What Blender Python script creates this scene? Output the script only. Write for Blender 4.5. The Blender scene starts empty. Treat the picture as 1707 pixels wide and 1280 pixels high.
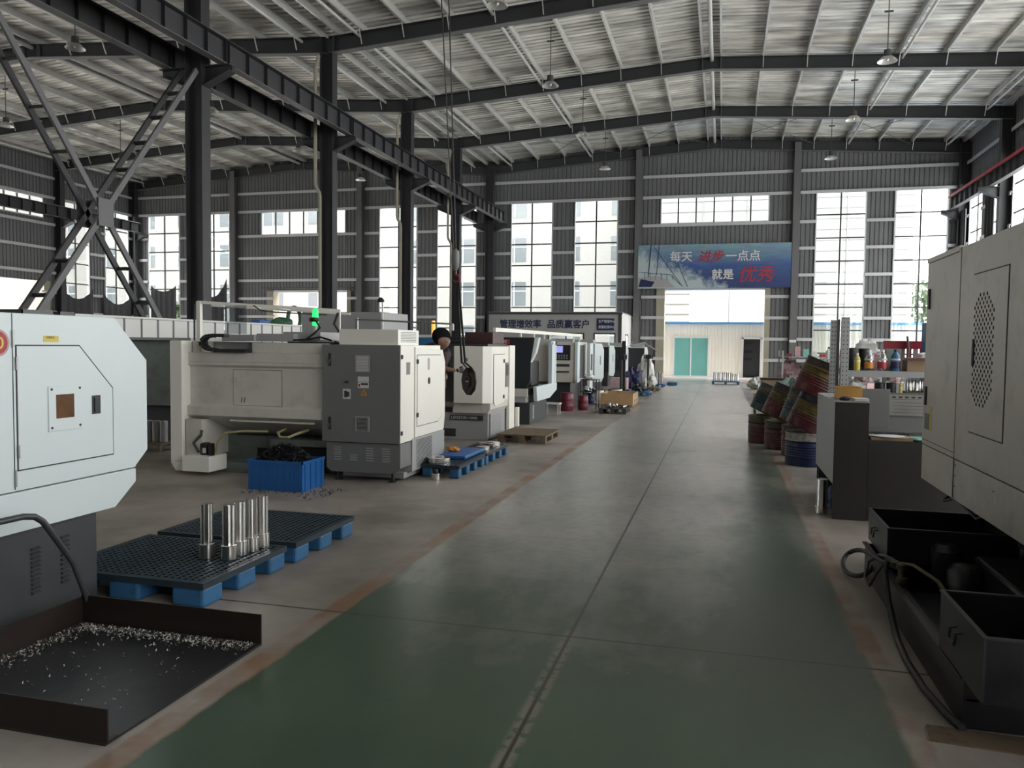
import bpy, bmesh, math, random
from mathutils import Vector, Matrix
random.seed(7)
PI = math.pi
S = bpy.context.scene
C = S.collection

# ------------------------------------------------------------------ camera
F_PX, YAW, PITCH, ROLL, EYE = 1321.65, 0.258198, -0.049998, 0.0116249, 1.6
cy, sy, cp, sp = math.cos(YAW), math.sin(YAW), math.cos(PITCH), math.sin(PITCH)
fwd = Vector((-sy*cp, cy*cp, sp)); rgt = Vector((cy, sy, 0)); up = rgt.cross(fwd)
cr, sr = math.cos(ROLL), math.sin(ROLL)
r2 = rgt*cr + up*sr; u2 = up*cr - rgt*sr
cam_d = bpy.data.cameras.new('camera'); cam = bpy.data.objects.new('camera', cam_d); C.objects.link(cam)
cam_d.sensor_fit = 'HORIZONTAL'; cam_d.sensor_width = 36.0; cam_d.lens = F_PX*36.0/1707.0
cam_d.clip_start = 0.05; cam_d.clip_end = 400
M4 = Matrix((r2, u2, -fwd)).transposed().to_4x4(); M4.translation = Vector((0, 0, EYE))
cam.matrix_world = M4
S.camera = cam

# ------------------------------------------------------------------ world, exposure
W = bpy.data.worlds.new('sky'); S.world = W; W.use_nodes = True
wn = W.node_tree; bgn = wn.nodes['Background']
tc = wn.nodes.new('ShaderNodeTexCoord'); sx = wn.nodes.new('ShaderNodeSeparateXYZ'); rp = wn.nodes.new('ShaderNodeValToRGB')
wn.links.new(tc.outputs['Generated'], sx.inputs[0]); wn.links.new(sx.outputs['Z'], rp.inputs[0])
rp.color_ramp.elements[0].position = 0.0; rp.color_ramp.elements[0].color = (1.0, 0.935, 0.93, 1)
rp.color_ramp.elements[1].position = 0.6; rp.color_ramp.elements[1].color = (1.0, 0.945, 0.945, 1)
wn.links.new(rp.outputs[0], bgn.inputs[0]); bgn.inputs[1].default_value = 5.2
S.view_settings.view_transform = 'Standard'; S.view_settings.look = 'None'
S.view_settings.exposure = 1.05; S.view_settings.gamma = 1.0; S.view_settings.use_curve_mapping = False
cyc = S.cycles
cyc.use_denoising = True
cyc.max_bounces = 9; cyc.diffuse_bounces = 5; cyc.glossy_bounces = 4; cyc.transmission_bounces = 6; cyc.transparent_max_bounces = 10
cyc.sample_clamp_indirect = 8.0; cyc.caustics_reflective = False; cyc.caustics_refractive = False

def portal(name, cx, cyy, cz, w, h, axis):
    """light portal filling a window opening; axis = the direction the daylight travels"""
    L = bpy.data.lights.new(name, 'AREA'); L.shape = 'RECTANGLE'; L.size = w; L.size_y = h
    L.cycles.is_portal = True
    o = bpy.data.objects.new(name, L); C.objects.link(o); o.location = (cx, cyy, cz)
    o.rotation_euler = {'-Y': (-PI/2, 0, 0), '+Y': (PI/2, 0, 0), '-X': (PI/2, 0, PI/2), '+X': (PI/2, 0, -PI/2)}[axis]
    return o

# ------------------------------------------------------------------ materials
def nt(name):
    m = bpy.data.materials.new(name); m.use_nodes = True
    return m, m.node_tree.nodes, m.node_tree.links, m.node_tree.nodes['Principled BSDF']
def paint(name, col, rough=0.45, metal=0.0, var=0.10, scale=3.0, bump=0.0, spec=0.5, dirt=None, dirt_amt=0.0):
    m, n, l, b = nt(name)
    b.inputs['Roughness'].default_value = rough; b.inputs['Metallic'].default_value = metal
    b.inputs['Specular IOR Level'].default_value = spec
    t = n.new('ShaderNodeTexCoord'); z = n.new('ShaderNodeTexNoise'); z.inputs['Scale'].default_value = scale; z.inputs['Detail'].default_value = 5
    l.new(t.outputs['Object'], z.inputs['Vector'])
    mx = n.new('ShaderNodeMix'); mx.data_type = 'RGBA'
    a = tuple(max(0, c*(1-var)) for c in col); c2 = tuple(min(1, c*(1+var)) for c in col)
    mx.inputs[6].default_value = (*a, 1); mx.inputs[7].default_value = (*c2, 1)
    l.new(z.outputs['Fac'], mx.inputs[0]); out = mx.outputs[2]
    if dirt:
        z2 = n.new('ShaderNodeTexNoise'); z2.inputs['Scale'].default_value = scale*2.3; z2.inputs['Detail'].default_value = 8; z2.inputs['Roughness'].default_value = .7
        l.new(t.outputs['Object'], z2.inputs['Vector'])
        r = n.new('ShaderNodeValToRGB'); r.color_ramp.elements[0].position = .5; r.color_ramp.elements[1].position = .72
        r.color_ramp.elements[1].color = (dirt_amt,)*3 + (1,); l.new(z2.outputs['Fac'], r.inputs[0])
        m2 = n.new('ShaderNodeMix'); m2.data_type = 'RGBA'; l.new(r.outputs[0], m2.inputs[0]); l.new(out, m2.inputs[6]); m2.inputs[7].default_value = (*dirt, 1)
        out = m2.outputs[2]
    l.new(out, b.inputs['Base Color'])
    if bump:
        bp = n.new('ShaderNodeBump'); bp.inputs['Strength'].default_value = bump; bp.inputs['Distance'].default_value = .01
        l.new(z.outputs['Fac'], bp.inputs['Height']); l.new(bp.outputs[0], b.inputs['Normal'])
    return m
def glow(name, col, s):
    m, n, l, b = nt(name); b.inputs['Base Color'].default_value = (*col, 1)
    b.inputs['Emission Color'].default_value = (*col, 1); b.inputs['Emission Strength'].default_value = s; return m
def glassy(name, col=(0.92, .96, .95), amt=.08):
    m, n, l, b = nt(name); n.remove(b); o = n['Material Output']
    t = n.new('ShaderNodeBsdfTransparent'); t.inputs[0].default_value = (*col, 1)
    g = n.new('ShaderNodeBsdfGlossy'); g.inputs['Roughness'].default_value = .03
    mx = n.new('ShaderNodeMixShader'); mx.inputs[0].default_value = amt
    l.new(t.outputs[0], mx.inputs[1]); l.new(g.outputs[0], mx.inputs[2]); l.new(mx.outputs[0], o.inputs[0]); return m
def banded(name, stops, rough=.4, wob=.06, scale=7.0, metal=0.0):
    """colour zones along the object's own z (paint, bands, drips); stops = [(z0, col), ...]"""
    m, n, l, b = nt(name); b.inputs['Roughness'].default_value = rough; b.inputs['Metallic'].default_value = metal
    t = n.new('ShaderNodeTexCoord'); s = n.new('ShaderNodeSeparateXYZ'); l.new(t.outputs['Object'], s.inputs[0])
    z = n.new('ShaderNodeTexNoise'); z.inputs['Scale'].default_value = scale; z.inputs['Detail'].default_value = 4; l.new(t.outputs['Object'], z.inputs['Vector'])
    a = n.new('ShaderNodeMath'); a.operation = 'MULTIPLY_ADD'; a.inputs[1].default_value = wob*2; l.new(z.outputs['Fac'], a.inputs[0])
    a2 = n.new('ShaderNodeMath'); a2.operation = 'SUBTRACT'; l.new(s.outputs['Z'], a2.inputs[0]); a2.inputs[1].default_value = wob; l.new(a2.outputs[0], a.inputs[2])
    r = n.new('ShaderNodeValToRGB'); r.color_ramp.interpolation = 'CONSTANT'; e = r.color_ramp.elements
    e[0].position = 0; e[0].color = (*stops[0][1], 1)
    e[1].position = min(1, stops[1][0]); e[1].color = (*stops[1][1], 1)
    for p, c in stops[2:]:
        q = e.new(min(1, p)); q.color = (*c, 1)
    l.new(a.outputs[0], r.inputs[0])
    z3 = n.new('ShaderNodeTexNoise'); z3.inputs['Scale'].default_value = 18; z3.inputs['Detail'].default_value = 6; l.new(t.outputs['Object'], z3.inputs['Vector'])
    hs = n.new('ShaderNodeHueSaturation'); mr = n.new('ShaderNodeMapRange'); mr.inputs[1].default_value = .3; mr.inputs[2].default_value = .7; mr.inputs[3].default_value = .35; mr.inputs[4].default_value = 1.15
    l.new(z3.outputs['Fac'], mr.inputs[0]); l.new(mr.outputs[0], hs.inputs['Value']); l.new(r.outputs[0], hs.inputs['Color']); l.new(hs.outputs[0], b.inputs['Base Color'])
    return m

MT = {}
MT['wall'] = paint('corrugated_grey', (.16, .163, .170), .5, .0, .12, .6)
MT['girt'] = paint('girt_zinc', (.55, .56, .57), .45, .2, .1, 2)
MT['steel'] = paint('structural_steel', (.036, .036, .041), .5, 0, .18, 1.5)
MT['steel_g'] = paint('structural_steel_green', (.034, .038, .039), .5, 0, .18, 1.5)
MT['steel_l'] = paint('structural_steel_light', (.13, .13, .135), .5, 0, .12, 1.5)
MT['rail_l'] = paint('bare_rail', (.45, .44, .42), .4, .4, .12, 3)
MT['purlin'] = paint('zinc_purlin', (.60, .60, .58), .4, .3, .15, 2)
MT['frame'] = paint('aluminium_white', (.60, .62, .63), .4, .1, .05, 2)
MT['mull'] = paint('mullion_grey', (.05, .052, .055), .4, .1, .05, 2)
MT['lamp'] = paint('lamp_alu', (.62, .62, .60), .3, .6, .1, 5)
MT['lampd'] = paint('lamp_dark', (.06, .06, .06), .5, 0, .1, 5)
MT['m1'] = paint('cool_white_enamel', (.60, .66, .68), .42, 0, .035, 2.2)
MT['m2'] = paint('warm_white_enamel', (.60, .575, .53), .42, 0, .05, 2.0, dirt=(.30, .27, .23), dirt_amt=.35)
MT['m2s'] = paint('ivory_enamel', (.80, .775, .72), .40, 0, .04, 2.0)
MT['mR'] = paint('grey_ivory_enamel', (.56, .52, .475), .36, 0, .12, 1.6, dirt=(.30, .29, .24), dirt_amt=.55)
MT['gray'] = paint('mid_grey_enamel', (.17, .17, .172), .45, 0, .06, 2)
MT['lgray'] = paint('light_grey_enamel', (.34, .345, .35), .45, 0, .06, 2)
MT['dgray'] = paint('charcoal_enamel', (.040, .043, .047), .48, 0, .12, 2.5)
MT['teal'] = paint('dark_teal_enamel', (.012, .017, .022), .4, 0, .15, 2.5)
MT['ggreen'] = paint('grey_green_enamel', (.17, .20, .185), .5, 0, .15, 3, dirt=(.05, .05, .045), dirt_amt=.6)
MT['brownp'] = paint('brown_grey_panel', (.040, .036, .035), .4, 0, .08, 2)
MT['black'] = paint('black_rubber', (.012, .012, .013), .5, 0, .2, 6)
MT['discb'] = paint('oiled_dark_disc', (.035, .020, .016), .25, .5, .4, 9)
MT['oily'] = paint('oily_black_steel', (.020, .020, .024), .32, .2, .3, 4, bump=.3, dirt=(.045, .040, .035), dirt_amt=.5)
MT['oilyg'] = paint('oily_grey_steel', (.045, .046, .050), .34, .2, .25, 4)
MT['rust'] = paint('rusty_plate', (.026, .018, .015), .40, .35, .35, 3, bump=.2, dirt=(.035, .022, .016), dirt_amt=.6)
MT['seam'] = paint('panel_gap', (.03, .03, .03), .7)
MT['bluep'] = paint('blue_plastic', (.015, .11, .34), .40, 0, .15, 4)
MT['palbl'] = paint('pallet_blue_plastic', (.03, .13, .28), .5, 0, .2, 5, dirt=(.03, .05, .08), dirt_amt=.7)
MT['paltop'] = paint('pallet_deck_grimy', (.018, .030, .042), .42, 0, .3, 6, dirt=(.03, .11, .2), dirt_amt=.25)
MT['chrome'] = paint('machined_steel', (.72, .70, .68), .22, 1, .08, 8)
MT['steelp'] = paint('worn_steel', (.35, .35, .35), .35, .9, .2, 6)
MT['wood'] = paint('pine_board', (.42, .27, .14), .65, 0, .25, 3, dirt=(.16, .10, .05), dirt_amt=.5)
MT['woodd'] = paint('dirty_pallet_wood', (.16, .115, .075), .7, 0, .3, 4, dirt=(.05, .035, .025), dirt_amt=.7)
MT['woodb'] = paint('black_pallet_wood', (.04, .032, .028), .6, 0, .4, 6)
MT['orange'] = paint('plywood_orange', (.50, .27, .07), .5, 0, .2, 5)
MT['red'] = paint('red_plastic', (.35, .03, .05), .45, 0, .15, 4)
MT['wine'] = paint('wine_plastic', (.12, .012, .03), .45, 0, .15, 4)
MT['redd'] = paint('dark_red_plastic', (.20, .015, .03), .45, 0, .15, 4)
MT['maroon'] = paint('maroon_box', (.055, .022, .022), .5, 0, .15, 4)
MT['white'] = paint('white_plastic', (.75, .75, .75), .5, 0, .04, 4)
MT['green'] = paint('hose_green', (.03, .10, .05), .5, 0, .15, 4)
MT['hose'] = paint('grey_hose', (.06, .055, .05), .45, 0, .3, 9)
MT['hosey'] = paint('yellow_hose', (.34, .30, .16), .45, 0, .2, 9)
MT['brass'] = paint('dull_brass', (.085, .072, .04), .4, .5, .2, 9)
MT['navy'] = paint('navy_letter', (.012, .018, .07), .5, 0, .1, 4)
MT['skin'] = paint('skin', (.27, .15, .105), .5, 0, .08, 10)
MT['hair'] = paint('black_hair', (.006, .006, .007), .9, 0, .2, 40, spec=.1)
MT['shirt'] = paint('dark_maroon_shirt', (.035, .012, .015), .8, 0, .25, 12)
MT['jeans'] = paint('dark_trousers', (.015, .018, .03), .85, 0, .2, 12)
MT['bluec'] = paint('blue_enamel', (.03, .13, .27), .5, 0, .1, 4)
MT['bagw'] = paint('white_sack', (.62, .62, .60), .6, 0, .25, 8)
MT['bagp'] = paint('pink_sack', (.44, .29, .30), .6, 0, .3, 8)
MT['bagg'] = paint('green_grey_sack', (.16, .22, .19), .4, 0, .35, 8)
MT['card'] = paint('cardboard', (.30, .21, .13), .7, 0, .15, 5)
MT['tealcloth'] = paint('mint_sheet', (.22, .45, .38), .5, 0, .2, 9)
MT['paper'] = paint('paper', (.62, .60, .60), .7, 0, .12, 9)
MT['office'] = paint('office_panel_grey', (.36, .36, .35), .5, 0, .04, 1)
MT['ofw'] = paint('office_panel_white', (.78, .78, .76), .5, 0, .03, 1)
MT['facade'] = paint('pale_render', (.25, .247, .238), .8, 0, .05, .2)
MT['facade2'] = paint('pale_siding', (.25, .248, .235), .7, 0, .04, .2)
MT['pane'] = paint('dark_pane', (.115, .13, .14), .15, 0, .15, .4)
MT['ygrass'] = paint('leaf_green', (.055, .085, .04), .8, 0, .3, 1.5)
MT['asphalt'] = paint('yard_concrete', (.60, .59, .56), .8, 0, .1, .4)
MT['shedw'] = paint('cream_shed', (.88, .85, .76), .6, 0, .04, 1)
MT['shedb'] = paint('shed_blue', (.10, .34, .70), .5, 0, .04, 1)
MT['shutter'] = paint('cream_jamb', (.34, .32, .25), .6, 0, .15, 2)
MT['net'] = paint('black_netting', (.05, .05, .055), .8, 0, .2, 12)
MT['glass'] = glassy('window_glass')
MT['gteal'] = paint('teal_door_glass', (.18, .46, .42), .12, 0, .2, .7)
MT['clear'] = glassy('clear_plastic', (.85, .88, .90), .25)
MT['greenlamp'] = glow('green_beacon', (.02, .95, .16), .6)
MT['orangelamp'] = glow('orange_beacon', (1.0, .42, .08), .55)
MT['screen'] = glow('monitor_screen', (.36, .38, .85), .35)
MT['ylab'] = paint('yellow_label', (.62, .48, .10), .6, 0, .1, 9)
MT['orl'] = paint('orange_label', (.62, .25, .05), .6, 0, .1, 9)
MT['rust2'] = paint('coolant_brown_pane', (.11, .05, .02), .2, 0, .6, 14)
MT['redstripe'] = paint('red_conductor', (.45, .04, .06), .5, 0, .1, 5)

# roof sheet: crinkled reflective underside
def mk_roof():
    m, n, l, b = nt('roof_foil'); t = n.new('ShaderNodeTexCoord')
    mp = n.new('ShaderNodeMapping'); mp.inputs['Scale'].default_value = (.35, 1.4, 1); l.new(t.outputs['Object'], mp.inputs[0])
    z = n.new('ShaderNodeTexNoise'); z.inputs['Scale'].default_value = 1.6; z.inputs['Detail'].default_value = 5; l.new(mp.outputs[0], z.inputs['Vector'])
    r = n.new('ShaderNodeValToRGB'); e = r.color_ramp.elements; e[0].position = .32; e[0].color = (.33, .32, .30, 1); e[1].position = .68; e[1].color = (.92, .90, .84, 1)
    l.new(z.outputs['Fac'], r.inputs[0]); l.new(r.outputs[0], b.inputs['Base Color'])
    b.inputs['Metallic'].default_value = .30; b.inputs['Roughness'].default_value = .42
    bp = n.new('ShaderNodeBump'); bp.inputs['Strength'].default_value = .5; bp.inputs['Distance'].default_value = .05; l.new(z.outputs['Fac'], bp.inputs['Height']); l.new(bp.outputs[0], b.inputs['Normal'])
    return m
MT['roof'] = mk_roof()

def mk_floor():
    m, n, l, b = nt('workshop_floor')
    t = n.new('ShaderNodeTexCoord'); s = n.new('ShaderNodeSeparateXYZ'); l.new(t.outputs['Object'], s.inputs[0])
    def noise(sc, det=6, ro=.6, vec=None):
        z = n.new('ShaderNodeTexNoise'); z.inputs['Scale'].default_value = sc; z.inputs['Detail'].default_value = det; z.inputs['Roughness'].default_value = ro
        l.new(vec or t.outputs['Object'], z.inputs['Vector']); return z.outputs['Fac']
    def math_(op, a, bb, cc=None):
        q = n.new('ShaderNodeMath'); q.operation = op
        for i, v in enumerate((a, bb, cc)):
            if v is None: continue
            if isinstance(v, (int, float)): q.inputs[i].default_value = v
            else: l.new(v, q.inputs[i])
        return q.outputs[0]
    def ramp(v, p0, p1, c0=(0, 0, 0, 1), c1=(1, 1, 1, 1)):
        r = n.new('ShaderNodeValToRGB'); e = r.color_ramp.elements; e[0].position = p0; e[1].position = p1; e[0].color = c0; e[1].color = c1; l.new(v, r.inputs[0]); return r.outputs[0]
    def mix(f, a, bb):
        q = n.new('ShaderNodeMix'); q.data_type = 'RGBA'
        if isinstance(f, (int, float)): q.inputs[0].default_value = f
        else: l.new(f, q.inputs[0])
        for i, v in ((6, a), (7, bb)):
            if isinstance(v, tuple): q.inputs[i].default_value = (*v, 1)
            else: l.new(v, q.inputs[i])
        return q.outputs[2]
    def band(v, a, bb, soft):   # 1 between a and bb
        m1 = n.new('ShaderNodeMapRange'); m1.inputs[1].default_value = a-soft; m1.inputs[2].default_value = a+soft; l.new(v, m1.inputs[0])
        m2 = n.new('ShaderNodeMapRange'); m2.inputs[1].default_value = bb+soft; m2.inputs[2].default_value = bb-soft; l.new(v, m2.inputs[0])
        return math_('MULTIPLY', m1.outputs[0], m2.outputs[0])
    mp = n.new('ShaderNodeMapping'); mp.inputs['Scale'].default_value = (1, .45, 1); l.new(t.outputs['Object'], mp.inputs[0])
    big = noise(.55, 5, .6); mid = noise(2.4, 8, .66, mp.outputs[0]); fine = noise(26, 4, .7)
    x = math_('ADD', s.outputs['X'], math_('MULTIPLY', math_('SUBTRACT', noise(5), .5), .06)); y = s.outputs['Y']
    conc = mix(ramp(mid, .3, .7), (.29, .25, .225), (.42, .37, .335))
    conc = mix(ramp(big, .42, .66), conc, (.17, .15, .135))
    grain = noise(9, 6, .7)
    worn = mix(ramp(mid, .32, .68), (.21, .205, .192), (.42, .40, .375))
    worn = mix(math_('MULTIPLY', ramp(grain, .48, .66), .45), worn, (.13, .124, .117))
    green = mix(ramp(mid, .3, .75), (.032, .062, .038), (.060, .105, .066))
    # paint is kept near the camera and along the aisle's right side, worn off elsewhere
    near = n.new('ShaderNodeMapRange'); near.inputs[1].default_value = 3.2; near.inputs[2].default_value = 7.0; near.inputs[3].default_value = .95; near.inputs[4].default_value = .18; l.new(y, near.inputs[0])
    sidek = math_('MULTIPLY', band(x, .15, .8, .25), math_('MULTIPLY', band(y, 0, 12.5, 2.5), .55))
    keep = math_('ADD', math_('ADD', near.outputs[0], sidek), math_('MULTIPLY', math_('SUBTRACT', big, .5), 1.1))
    keep = math_('ADD', keep, math_('MULTIPLY', math_('SUBTRACT', mid, .5), 1.3))
    aisle = mix(ramp(keep, .25, .72), worn, green)
    # pale chips of lost paint near the camera
    chips = math_('MULTIPLY', ramp(fine, .66, .70), math_('MULTIPLY', ramp(noise(3.2), .52, .62), band(y, 1, 4.4, .5)))
    aisle = mix(math_('MULTIPLY', chips, .8), aisle, (.30, .27, .21))
    col = mix(band(x, -2.14, .76, .015), conc, aisle)
    orange = mix(ramp(mid, .3, .7), (.14, .055, .02), (.30, .13, .045))
    ok = math_('ADD', math_('MULTIPLY', ramp(noise(1.9), .38, .58), .75), .0)
    col = mix(math_('MULTIPLY', band(x, -2.27, -2.13, .012), math_('MULTIPLY', ok, band(y, 0, 14, 3))), col, orange)
    col = mix(math_('MULTIPLY', band(x, .73, .86, .012), math_('MULTIPLY', ok, band(y, 0, 13, 3))), col, orange)
    # expansion joints
    jx = band(s.outputs['X'], -.782, -.764, .004)
    ym = math_('MODULO', math_('ADD', y, 95.5), 6.655)     # joints at y = 4.23, 10.89, ...
    jy = band(ym, 6.555-.009, 6.555+.009, .004)
    jy = math_('MAXIMUM', jy, 0.0)
    edge = math_('MULTIPLY', band(s.outputs['X'], -.812, -.734, .012), math_('MULTIPLY', ramp(noise(16), .42, .5), band(y, 0, 4.3, .3)))
    col = mix(math_('MULTIPLY', edge, .75), col, (.24, .21, .17))
    col = mix(math_('MAXIMUM', jx, jy), col, (.018, .015, .013))
    # oil stains beside the machines
    oil = math_('MULTIPLY', ramp(noise(.9, 4), .52, .78), math_('SUBTRACT', 1.0, band(x, -2.2, .9, .2)))
    col = mix(math_('MULTIPLY', oil, .6), col, (.035, .028, .024))
    l.new(col, b.inputs['Base Color'])
    rr = n.new('ShaderNodeMapRange'); rr.inputs[1].default_value = .3; rr.inputs[2].default_value = .7; rr.inputs[3].default_value = .285; rr.inputs[4].default_value = .35; l.new(mid, rr.inputs[0])
    l.new(math_('ADD', rr.outputs[0], math_('MULTIPLY', math_('SUBTRACT', 1.0, band(x, -2.14, .76, .015)), .20)), b.inputs['Roughness']); b.inputs['Specular IOR Level'].default_value = 1.0
    bp = n.new('ShaderNodeBump'); bp.inputs['Strength'].default_value = .22; bp.inputs['Distance'].default_value = .004
    l.new(noise(11, 4, .6), bp.inputs['Height']); l.new(bp.outputs[0], b.inputs['Normal'])
    return m
MT['floor'] = mk_floor()

def mk_banner():
    m, n, l, b = nt('banner_print'); t = n.new('ShaderNodeTexCoord'); s = n.new('ShaderNodeSeparateXYZ'); l.new(t.outputs['Object'], s.inputs[0])
    # local x 0..7.45 , z 0..2.15
    r = n.new('ShaderNodeValToRGB'); e = r.color_ramp.elements
    e[0].position = 0; e[0].color = (.025, .035, .13, 1); e[1].position = 1; e[1].color = (.20, .32, .38, 1); q = e.new(.5); q.color = (.04, .09, .25, 1)
    dz = n.new('ShaderNodeMath'); dz.operation = 'DIVIDE'; dz.inputs[1].default_value = 2.2; l.new(s.outputs['Z'], dz.inputs[0]); l.new(dz.outputs[0], r.inputs[0])
    mp = n.new('ShaderNodeMapping'); mp.inputs['Scale'].default_value = (1, 1, 5); l.new(t.outputs['Object'], mp.inputs[0])
    z = n.new('ShaderNodeTexNoise'); z.inputs['Scale'].default_value = 1.5; z.inputs['Detail'].default_value = 8; l.new(mp.outputs[0], z.inputs['Vector'])
    mx = n.new('ShaderNodeMix'); mx.data_type = 'RGBA'; mx.blend_type = 'OVERLAY'; mx.inputs[0].default_value = .6; l.new(r.outputs[0], mx.inputs[6]); l.new(z.outputs['Color'], mx.inputs[7])
    # foam: a pale diagonal zone lower left
    f = n.new('ShaderNodeMath'); f.operation = 'MULTIPLY_ADD'; f.inputs[1].default_value = .42; l.new(s.outputs['X'], f.inputs[0]); l.new(s.outputs['Z'], f.inputs[2])
    z2 = n.new('ShaderNodeTexNoise'); z2.inputs['Scale'].default_value = 2.5; z2.inputs['Detail'].default_value = 10; z2.inputs['Roughness'].default_value = .75; l.new(t.outputs['Object'], z2.inputs['Vector'])
    a = n.new('ShaderNodeMath'); a.operation = 'MULTIPLY_ADD'; a.inputs[1].default_value = 2.4; l.new(z2.outputs['Fac'], a.inputs[0]); l.new(f.outputs[0], a.inputs[2])
    r2_ = n.new('ShaderNodeValToRGB'); r2_.color_ramp.elements[0].position = 0; r2_.color_ramp.elements[0].color = (1, 1, 1, 1); r2_.color_ramp.elements[1].position = 1; r2_.color_ramp.elements[1].color = (0, 0, 0, 1)
    mr = n.new('ShaderNodeMapRange'); mr.inputs[1].default_value = 2.7; mr.inputs[2].default_value = 3.3; l.new(a.outputs[0], mr.inputs[0]); l.new(mr.outputs[0], r2_.inputs[0])
    m2 = n.new('ShaderNodeMix'); m2.data_type = 'RGBA'; l.new(r2_.outputs[0], m2.inputs[0]); l.new(mx.outputs[2], m2.inputs[6]); m2.inputs[7].default_value = (.42, .50, .52, 1)
    l.new(m2.outputs[2], b.inputs['Base Color']); b.inputs['Roughness'].default_value = .6
    return m
MT['banner'] = mk_banner()

# ------------------------------------------------------------------ geometry helpers
class MB:
    def __init__(s): s.v = []; s.f = []
    def add(s, vs, fs):
        o = len(s.v); s.v += [tuple(v) for v in vs]; s.f += [tuple(o+i for i in f) for f in fs]; return s
    def box(s, x0, x1, y0, y1, z0, z1):
        return s.add([(x0,y0,z0),(x1,y0,z0),(x1,y1,z0),(x0,y1,z0),(x0,y0,z1),(x1,y0,z1),(x1,y1,z1),(x0,y1,z1)],
                     [(0,3,2,1),(4,5,6,7),(0,1,5,4),(1,2,6,5),(2,3,7,6),(3,0,4,7)])
    def bar(s, a, b, w, h=None, upv=(0,0,1)):
        """box beam from a to b, w across, h along the up vector"""
        h = h or w; a = Vector(a); b = Vector(b); d = (b-a).normalized(); u = Vector(upv)
        if abs(d.dot(u)) > .98: u = Vector((0,1,0))
        r = d.cross(u).normalized(); u = r.cross(d)
        vs = [p + r*sx_*w/2 + u*sz*h/2 for p in (a, b) for sx_, sz in ((-1,-1),(1,-1),(1,1),(-1,1))]
        return s.add(vs, [(0,1,2,3),(7,6,5,4),(0,4,5,1),(1,5,6,2),(2,6,7,3),(3,7,4,0)])
    def prism(s, pts, axis, a, b):
        """polygon pts (2D) extruded along axis from a to b; x: pts=(y,z) y: pts=(x,z) z: pts=(x,y)"""
        n = len(pts)
        mk = {'x': lambda p, t: (t,p[0],p[1]), 'y': lambda p, t: (p[0],t,p[1]), 'z': lambda p, t: (p[0],p[1],t)}[axis]
        vs = [mk(p, a) for p in pts] + [mk(p, b) for p in pts]
        return s.add(vs, [tuple(range(n)), tuple(range(2*n-1, n-1, -1))] + [(i, (i+1)%n, n+(i+1)%n, n+i) for i in range(n)])
    def tube(s, pts, r, n=8, caps=True, r_end=None):
        pts = [Vector(p) for p in pts]; k = len(pts); base = len(s.v); prev = None; vs = []
        for i, p in enumerate(pts):
            d = ((pts[min(i+1,k-1)] - pts[max(i-1,0)])).normalized()
            if prev is None:
                u = Vector((0,0,1)) if abs(d.z) < .9 else Vector((1,0,0)); prev = d.cross(u).normalized()
            rr_ = (prev - d*prev.dot(d)).normalized(); prev = rr_; uu = d.cross(rr_)
            rad = r if r_end is None else r + (r_end-r)*i/(k-1)
            vs += [p + rr_*math.cos(2*PI*j/n)*rad + uu*math.sin(2*PI*j/n)*rad for j in range(n)]
        fs = [(i*n+j, i*n+(j+1)%n, (i+1)*n+(j+1)%n, (i+1)*n+j) for i in range(k-1) for j in range(n)]
        if caps: fs += [tuple(range(n-1,-1,-1)), tuple(range((k-1)*n, k*n))]
        return s.add(vs, fs)
    def lathe(s, prof, c=(0,0,0), n=24, axis='z', close=False):
        """prof = [(r, h), ...] round the axis through c"""
        c = Vector(c); vs = []
        for r, h in prof:
            for j in range(n):
                a = 2*PI*j/n; p = {'z': (r*math.cos(a), r*math.sin(a), h), 'x': (h, r*math.cos(a), r*math.sin(a)), 'y': (r*math.cos(a), h, -r*math.sin(a))}[axis]
                vs.append(c + Vector(p))
        k = len(prof); fs = [(i*n+j, i*n+(j+1)%n, (i+1)*n+(j+1)%n, (i+1)*n+j) for i in range(k-1) for j in range(n)]
        if prof[0][0] > 1e-4 and not close: fs.append(tuple(range(n-1,-1,-1)))
        if prof[-1][0] > 1e-4 and not close: fs.append(tuple(range((k-1)*n, k*n)))
        if close: fs += [((k-1)*n+j, (k-1)*n+(j+1)%n, (j+1)%n, j) for j in range(n)]
        return s.add(vs, fs)
    def cyl(s, c, r, h, axis='z', n=20): return s.lathe([(r, 0), (r, h)], c, n, axis)
    def build(s, name, mat, parent=None, smooth=False, bevel=0.0, seg=2):
        me = bpy.data.meshes.new(name); org = ORG.get(parent.name, Vector((0,0,0))) if parent else Vector((0,0,0))
        vs = [(v[0]-org.x, v[1]-org.y, v[2]-org.z) for v in s.v]
        me.from_pydata(vs, [], s.f); me.update()
        bm = bmesh.new(); bm.from_mesh(me); bmesh.ops.recalc_face_normals(bm, faces=bm.faces); bm.to_mesh(me); bm.free()
        if smooth:
            for p in me.polygons: p.use_smooth = True
        me.materials.append(MT[mat] if isinstance(mat, str) else mat)
        o = bpy.data.objects.new(name, me); C.objects.link(o)
        if parent: o.parent = parent; ORG[o.name] = org
        if smooth:
            try:
                me.set_sharp_from_angle(angle=math.radians(38))
            except Exception: pass
        if bevel:
            bv = o.modifiers.new('bevel', 'BEVEL'); bv.width = bevel; bv.segments = seg; bv.limit_method = 'ANGLE'; bv.angle_limit = math.radians(40)
        return o
ORG = {}
def B(x0, x1, y0, y1, z0, z1): return MB().box(x0, x1, y0, y1, z0, z1)
def tag(o, label=None, cat=None, group=None, kind=None):
    if label: o['label'] = label
    if cat: o['category'] = cat
    if group: o['group'] = group
    if kind: o['kind'] = kind
    return o
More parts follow.
